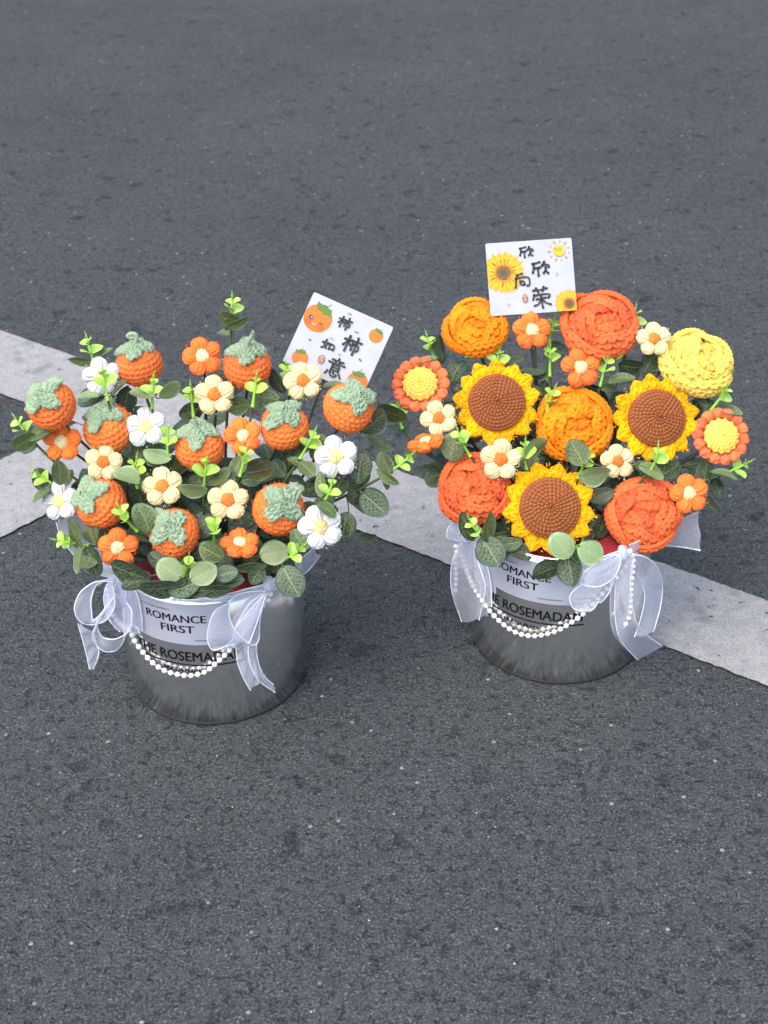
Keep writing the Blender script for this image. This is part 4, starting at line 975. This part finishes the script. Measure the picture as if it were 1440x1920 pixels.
C1.put('seal_mark', C1.strokes([[(sx + x * k_, sy + y * k_) for x, y in l] for l in ([(-20, -32), (20, -34)], [(-16, -20), (-18, -4)], [(2, -32), (2, -4)], [(18, -22), (16, -4)], [(-20, 10), (0, 8)], [(-10, 6), (-12, 36)], [(10, 8), (10, 30)], [(20, 6), (20, 36)])], 6 * k_), 'p_white')

C2 = Card('R', 'white card with printed sunflowers, a smiling sun and brush lettering', (910.2, 456.0), (1072.0, 444.8), (919.5, 593.5), (890, 430), 7.2, .095, .06, 0)
def pflower(c, q, r, n_, rot=0.0):
    cx, cy = c.ab(q); k = c.u() * r; r0 = random.Random(int(q[0]))
    def petal(a, l, w_): 
        u_ = (math.cos(a), math.sin(a)); v_ = (-u_[1], u_[0])
        return [(cx + k * (u_[0] * x + v_[0] * y), cy + k * (u_[1] * x + v_[1] * y)) for x, y in ((.25, -.5 * w_), (.62 * l, -w_), (.85 * l, -.62 * w_), (l, 0), (.85 * l, .62 * w_), (.62 * l, w_), (.25, .5 * w_))]
    c.put('printed_petals', [petal(rot + 2 * math.pi * (i + .5) / n_, r0.uniform(.92, 1.02), .125) for i in range(n_)], 'p_yellow2')
    c.put('printed_petals', [petal(rot + 2 * math.pi * i / n_ + r0.uniform(-.05, .05), r0.uniform(.86, .98), .12) for i in range(n_)], 'p_yellow')
    st = []
    for i in range(n_ * 2):
        a = rot + math.pi * i / n_ + r0.uniform(-.08, .08); l = r0.uniform(.38, .56); u_ = (math.cos(a), math.sin(a)); v_ = (-u_[1], u_[0])
        st.append([(cx + k * (.28 * u_[0] - .035 * v_[0]), cy + k * (.28 * u_[1] - .035 * v_[1])), (cx + k * l * u_[0], cy + k * l * u_[1]), (cx + k * (.28 * u_[0] + .035 * v_[0]), cy + k * (.28 * u_[1] + .035 * v_[1]))])
    c.put('printed_streaks', st + [c.ell(q, r * .33)], 'p_streak'); c.put('printed_disc', [c.ell(q, r * .27)], 'p_disc')
    c.put('printed_ring', c.strokes([[(cx + k * .20 * math.cos(t), cy + k * .20 * math.sin(t)) for t in np.linspace(0, 6.283, 20)]], .035 * k), 'p_seal'); c.put('printed_core', [c.ell(q, r * .11)], 'p_core')
pflower(C2, (388, 588), 308, 20); pflower(C2, (1275, 1008), 215, 18, .1)
C2.glyph(XIN, (704, 305), 190, 150, 24); C2.glyph(XIN, (897, 532), 240, 195, 29); C2.glyph(XIANG, (642, 692), 205, 195, 26); C2.glyph(RONG, (902, 925), 245, 285, 26)
C2.put('printed_sun', [C2.ell((1140, 283), 78)], 'p_sun')
C2.put('printed_rays', [C2.ell((1140 + 132 * math.cos(t), 285 + 128 * math.sin(t)), (20 if i % 2 else 14), (12 if i % 2 else 9), 14, t) for i, t in enumerate(np.linspace(.2, .2 + 2 * math.pi, 11, endpoint=False))], 'p_ray')
C2.put('printed_blush', [C2.ell((1080, 270), 14), C2.ell((1163, 276), 14)], 'p_ray')
C2.put('printed_face', C2.strokes([seg(C2, [(1090, 255), (1100, 248), (1110, 256)]), seg(C2, [(1138, 257), (1147, 250), (1156, 257)]), seg(C2, [(1110, 278), (1120, 289), (1130, 278)])], 6 * C2.u()), 'ink_card')
C2.put('printed_glint', C2.strokes([seg(C2, [(1204, 262), (1208, 295), (1190, 328)])], 9 * C2.u()), 'p_white')
for q in ((1107, 612), (455, 1032)):
    cx, cy = C2.ab(q); kk = C2.u() * 24
    C2.put('printed_star', C2.strokes([[(cx + kk * (1 if i % 2 == 0 else .5) * math.sin(i * math.pi / 5), cy - kk * (1 if i % 2 == 0 else .5) * math.cos(i * math.pi / 5)) for i in range(11)]], 6 * C2.u()), 'p_star')
C2.put('printed_seal', [C2.ell((677, 940), 37, 60, 12)], 'p_seal')
k_ = C2.u(); sx, sy = C2.ab((677, 940))
C2.put('seal_mark', C2.strokes([[(sx + x * k_, sy + y * k_) for x, y in l] for l in ([(-18, -40), (-20, -14)], [(-18, -28), (0, -30)], [(4, -44), (2, -16)], [(16, -40), (18, -18)], [(-14, 6), (14, 2)], [(0, 4), (-8, 36)], [(4, 20), (18, 40)])], 7 * k_), 'p_white')

# ------------------------------------------------------------------ organza bows
def smooth_line(P, n_):
    P = [Vector(p) for p in P]; acc = [0]
    for i in range(1, len(P)): acc.append(acc[-1] + (P[i] - P[i - 1]).length)
    def cr(i, t):
        p0, p1, p2, p3 = P[max(i - 1, 0)], P[i], P[min(i + 1, len(P) - 1)], P[min(i + 2, len(P) - 1)]
        return .5 * ((2 * p1) + (p2 - p0) * t + (2 * p0 - 5 * p1 + 4 * p2 - p3) * t * t + (3 * p1 - p0 - 3 * p2 + p3) * t**3)
    out = []
    for k in range(n_):
        f = k / (n_ - 1) * (len(P) - 1); i = min(int(f), len(P) - 2); out.append(cr(i, f - i))
    return out
def ribbon(bow, name, A, B, belly=.004):
    n_, m_ = 44, 9; a = smooth_line(A, n_); b_ = smooth_line(B, n_); V = []
    ph = random.uniform(0, 6)
    for i in range(n_):
        for j in range(m_):
            t = j / (m_ - 1); p = a[i].lerp(b_[i], t); s = math.sin(math.pi * t)
            p = p - FW * belly * s * (.6 + .4 * math.sin(i * .22 + ph)) + UP * .0012 * math.sin(i * .5 + t * 5 + ph) + RT * .0008 * math.sin(i * .33 + t * 9 + ph); V.append(p)
    o = link(name, mesh(name, V, gridF(n_, m_)), 'organza', bow)
    for e in (a, b_):
        v, f = tubeV(e, .00062, 6); link('corded_edge', mesh('corded_edge', v, f), 'cord', o)
    return o
def bow(label, b, knot, strips, zo, zs):
    kp = on_bucket(b, *knot, .003); t = thing('ribbon_bow', label, 'bow', kp, 'white organza bows')
    for nm, A, B, ga, gb in strips:
        def pt(q, g_, u):
            px, py = zo[0] + q[0] / zs, zo[1] + q[1] / zs; g2 = g_ if not hasattr(g_, '__len__') else g_[0] + (g_[1] - g_[0]) * u
            return on_bucket(b, px, py, max(.0022, g2))
        ribbon(t, nm, [pt(q, ga, i / (len(A) - 1)) for i, q in enumerate(A)], [pt(q, gb, i / (len(B) - 1)) for i, q in enumerate(B)], .003)
    # knot: a small gathered band
    n_ = 18; V = []
    for i in range(9):
        th = math.pi * i / 8
        for j in range(n_):
            a = 2 * math.pi * j / n_; r = .0042 * math.sin(th)**.6 * (1 + .12 * math.sin(5 * a)) + .0003
            V.append(kp - FW * (.003 + r * math.cos(a) * .7) + RT * r * math.sin(a) * 1.1 + UP * .0075 * math.cos(th))
    link('knot', mesh('knot', V, gridF(9, n_, False, True)), 'organza', t)
    return t
bow('white organza bow with curled loops and a pointed tail on the persimmon bucket', 'L', (212, 1092), [
    ('loop', [(640, 220), (420, 225), (220, 370), (140, 590), (230, 770), (420, 800), (600, 710), (690, 520), (650, 240)], [(700, 190), (560, 205), (430, 280), (368, 450), (372, 620), (400, 740), (540, 600), (600, 420), (690, 210)], (.020, .030), (.004, .010)),
    ('loop', [(840, 500), (915, 620), (900, 830), (800, 950), (650, 1000), (500, 950), (440, 750), (520, 640), (700, 400)], [(700, 380), (800, 560), (815, 900), (800, 1030), (700, 1150), (540, 1160), (420, 1050), (395, 900), (650, 430)], (.012, .024), (.004, .012)),
    ('tail', [(190, 790), (250, 1000), (310, 1230), (345, 1395)], [(390, 880), (440, 1060), (470, 1200), (395, 1400)], .010, .006),
    ('tail', [(700, 190), (820, 330), (850, 560), (960, 780), (1010, 880)], [(800, 210), (920, 300), (1000, 430), (1050, 700), (1058, 885)], .003, .003),
    ('tail', [(600, 240), (560, 300), (540, 480), (600, 720), (760, 900)], [(830, 260), (840, 420), (830, 620), (820, 760), (830, 880)], .006, .005),
    ('tail', [(620, 170), (300, 20), (0, -310), (-108, -590)], [(760, 160), (560, -80), (330, -420), (240, -690)], .004, .004),
], (120, 1060), 7.2)
bow('white organza bow with two long forked tails, lying on the sticker of the persimmon bucket', 'L', (503, 1094), [
    ('loop', [(790, 300), (560, 320), (400, 400), (370, 560), (430, 740), (560, 880), (610, 905), (690, 700), (810, 330)], [(770, 330), (400, 430), (200, 550), (120, 800), (150, 960), (230, 990), (400, 890), (480, 690), (790, 340)], (.008, .014), (.004, .010)),
    ('loop', [(830, 320), (740, 600), (725, 860), (670, 935), (600, 900), (620, 760), (800, 380)], [(800, 330), (640, 420), (500, 620), (440, 760), (520, 850), (640, 600), (790, 340)], (.007, .012), (.004, .008)),
    ('tail', [(455, 950), (470, 1120), (540, 1320), (625, 1465)], [(595, 930), (610, 1120), (680, 1270), (722, 1372)], .004, .004),
    ('tail', [(600, 930), (610, 1130), (720, 1350), (915, 1490)], [(695, 910), (705, 1090), (770, 1280), (890, 1400)], .006, .005),
    ('tail', [(840, 200), (1000, 100), (1200, -60), (1360, -200)], [(860, 300), (1060, 220), (1300, 60), (1440, -120)], .005, .006),
    ('band', [(800, 215), (500, 300), (250, 360), (0, 385), (-300, 372)], [(800, 300), (500, 385), (250, 425), (0, 432), (-300, 415)], .0022, .0022),
], (370, 1060), 6.261)
bow('white organza bow with one broad hanging tail on the sunflower bucket, beside the painted line', 'R', (868, 1016), [
    ('tail', [(260, 330), (150, 560), (122, 900), (172, 1150), (285, 1485)], [(480, 300), (525, 560), (600, 800), (640, 1020), (545, 1460)], .004, .004),
    ('tail', [(440, 300), (500, 620), (560, 900), (580, 1200)], [(560, 280), (660, 620), (720, 900), (735, 1260)], .003, .003),
    ('loop', [(330, 280), (180, 260), (85, 235), (65, 120), (150, 10), (300, -40), (450, 60)], [(430, 330), (330, 330), (250, 260), (235, 170), (300, 90), (420, 60), (560, 120)], (.012, .018), (.004, .008)),
    ('tail', [(300, 330), (480, 230), (620, 130)], [(420, 400), (620, 300), (700, 200)], .004, .004),
], (830, 980), 8.0)
bow('white organza bow with long looping tails below the coral rose, on the sunflower bucket', 'R', (1166, 1036), [
    ('loop', [(560, 420), (545, 540), (480, 660), (360, 740), (240, 745), (150, 700), (200, 590), (420, 460)], [(540, 420), (420, 460), (300, 510), (200, 590), (140, 640), (180, 540), (300, 470), (500, 420)], (.010, .016), (.004, .008)),
    ('loop', [(560, 440), (500, 560), (360, 640), (150, 740), (50, 830), (60, 930), (120, 985), (230, 985)], [(560, 520), (490, 640), (440, 800), (360, 900), (330, 900), (310, 930), (280, 970), (240, 990)], (.004, .010), (.006, .010)),
    ('loop', [(640, 430), (800, 450), (920, 560), (970, 720), (950, 950), (880, 1200)], [(620, 500), (710, 620), (780, 760), (790, 900), (735, 1130), (690, 1250)], (.012, .016), (.006, .010)),
    ('tail', [(530, 430), (505, 700), (495, 1000), (530, 1230), (620, 1370), (740, 1490)], [(690, 430), (650, 700), (680, 1000), (740, 1150), (850, 1260), (1000, 1360)], .004, .012),
    ('tail', [(640, 330), (900, 220), (1150, 80), (1330, 0)], [(660, 430), (950, 345), (1150, 350), (1355, 385)], .006, .006),
    ('band', [(560, 380), (300, 470), (0, 520), (-200, 530)], [(560, 460), (300, 545), (0, 585), (-200, 590)], .0022, .0022),
], (1060, 960), 5.333)

# ------------------------------------------------------------------ pearl strings
def sph(r, n_=14, m_=10):
    V = []
    for i in range(m_ + 1):
        a = math.pi * i / m_
        for j in range(n_): V.append((r * math.sin(a) * math.cos(2 * math.pi * j / n_), r * math.sin(a) * math.sin(2 * math.pi * j / n_), r * math.cos(a)))
    return mesh('pearl', V, gridF(m_ + 1, n_, False, True))
PEARL = sph(.0027)
def pearls(label, b, pts, zo, zs, gap, step=.0069):
    P = smooth_line([on_bucket(b, zo[0] + x / zs, zo[1] + y / zs, gap) for x, y in pts], len(pts) * 10)
    t = thing('pearl_string', label, 'pearls', P[0], 'pearl strings')
    V, F = tubeV(P, .00045, 5); link('string', mesh('string', V, F), 'string', t)
    d = 0.0; nxt = 0.0
    for i in range(1, len(P)):
        L_ = (P[i] - P[i - 1]).length
        while d + L_ >= nxt:
            link('pearl', PEARL, 'pearl', t, Matrix.Translation(P[i - 1].lerp(P[i], (nxt - d) / max(L_, 1e-9))) @ Matrix.Scale(random.uniform(.96, 1.03), 4)); nxt += step
        d += L_
Z5, S5 = (100, 1040), 2.769
pearls('pearl string sagging across the lettering of the persimmon bucket', 'L', [(283, 180), (290, 265), (335, 350), (395, 392), (415, 435), (460, 500), (512, 558), (573, 600), (645, 622), (717, 628), (790, 608), (846, 563), (900, 512), (950, 450), (1010, 350), (1070, 280), (1110, 245), (1128, 212), (1120, 150)], Z5, S5, .0040)
Z6, S6 = (820, 960), 2.769
pearls('pearl string sagging across the lettering of the sunflower bucket', 'R', [(95, 178), (125, 225), (145, 283), (172, 353), (208, 422), (252, 487), (298, 543), (355, 593), (418, 630), (490, 644), (563, 635), (632, 612), (697, 573), (760, 528), (815, 475), (862, 420), (910, 363), (963, 302), (985, 255), (975, 205)], Z6, S6, .0040)
pearls('loose pearl string hanging behind the broad organza tail', 'R', [(105, 178), (92, 250), (97, 310), (97, 365), (92, 430)], Z6, S6, .0028)
pearls('loose pearl string hanging straight down from the looping bow', 'R', [(1000, 205), (1016, 240), (1016, 290), (1010, 340), (1006, 400), (1003, 470), (996, 540), (968, 603)], Z6, S6, .010)
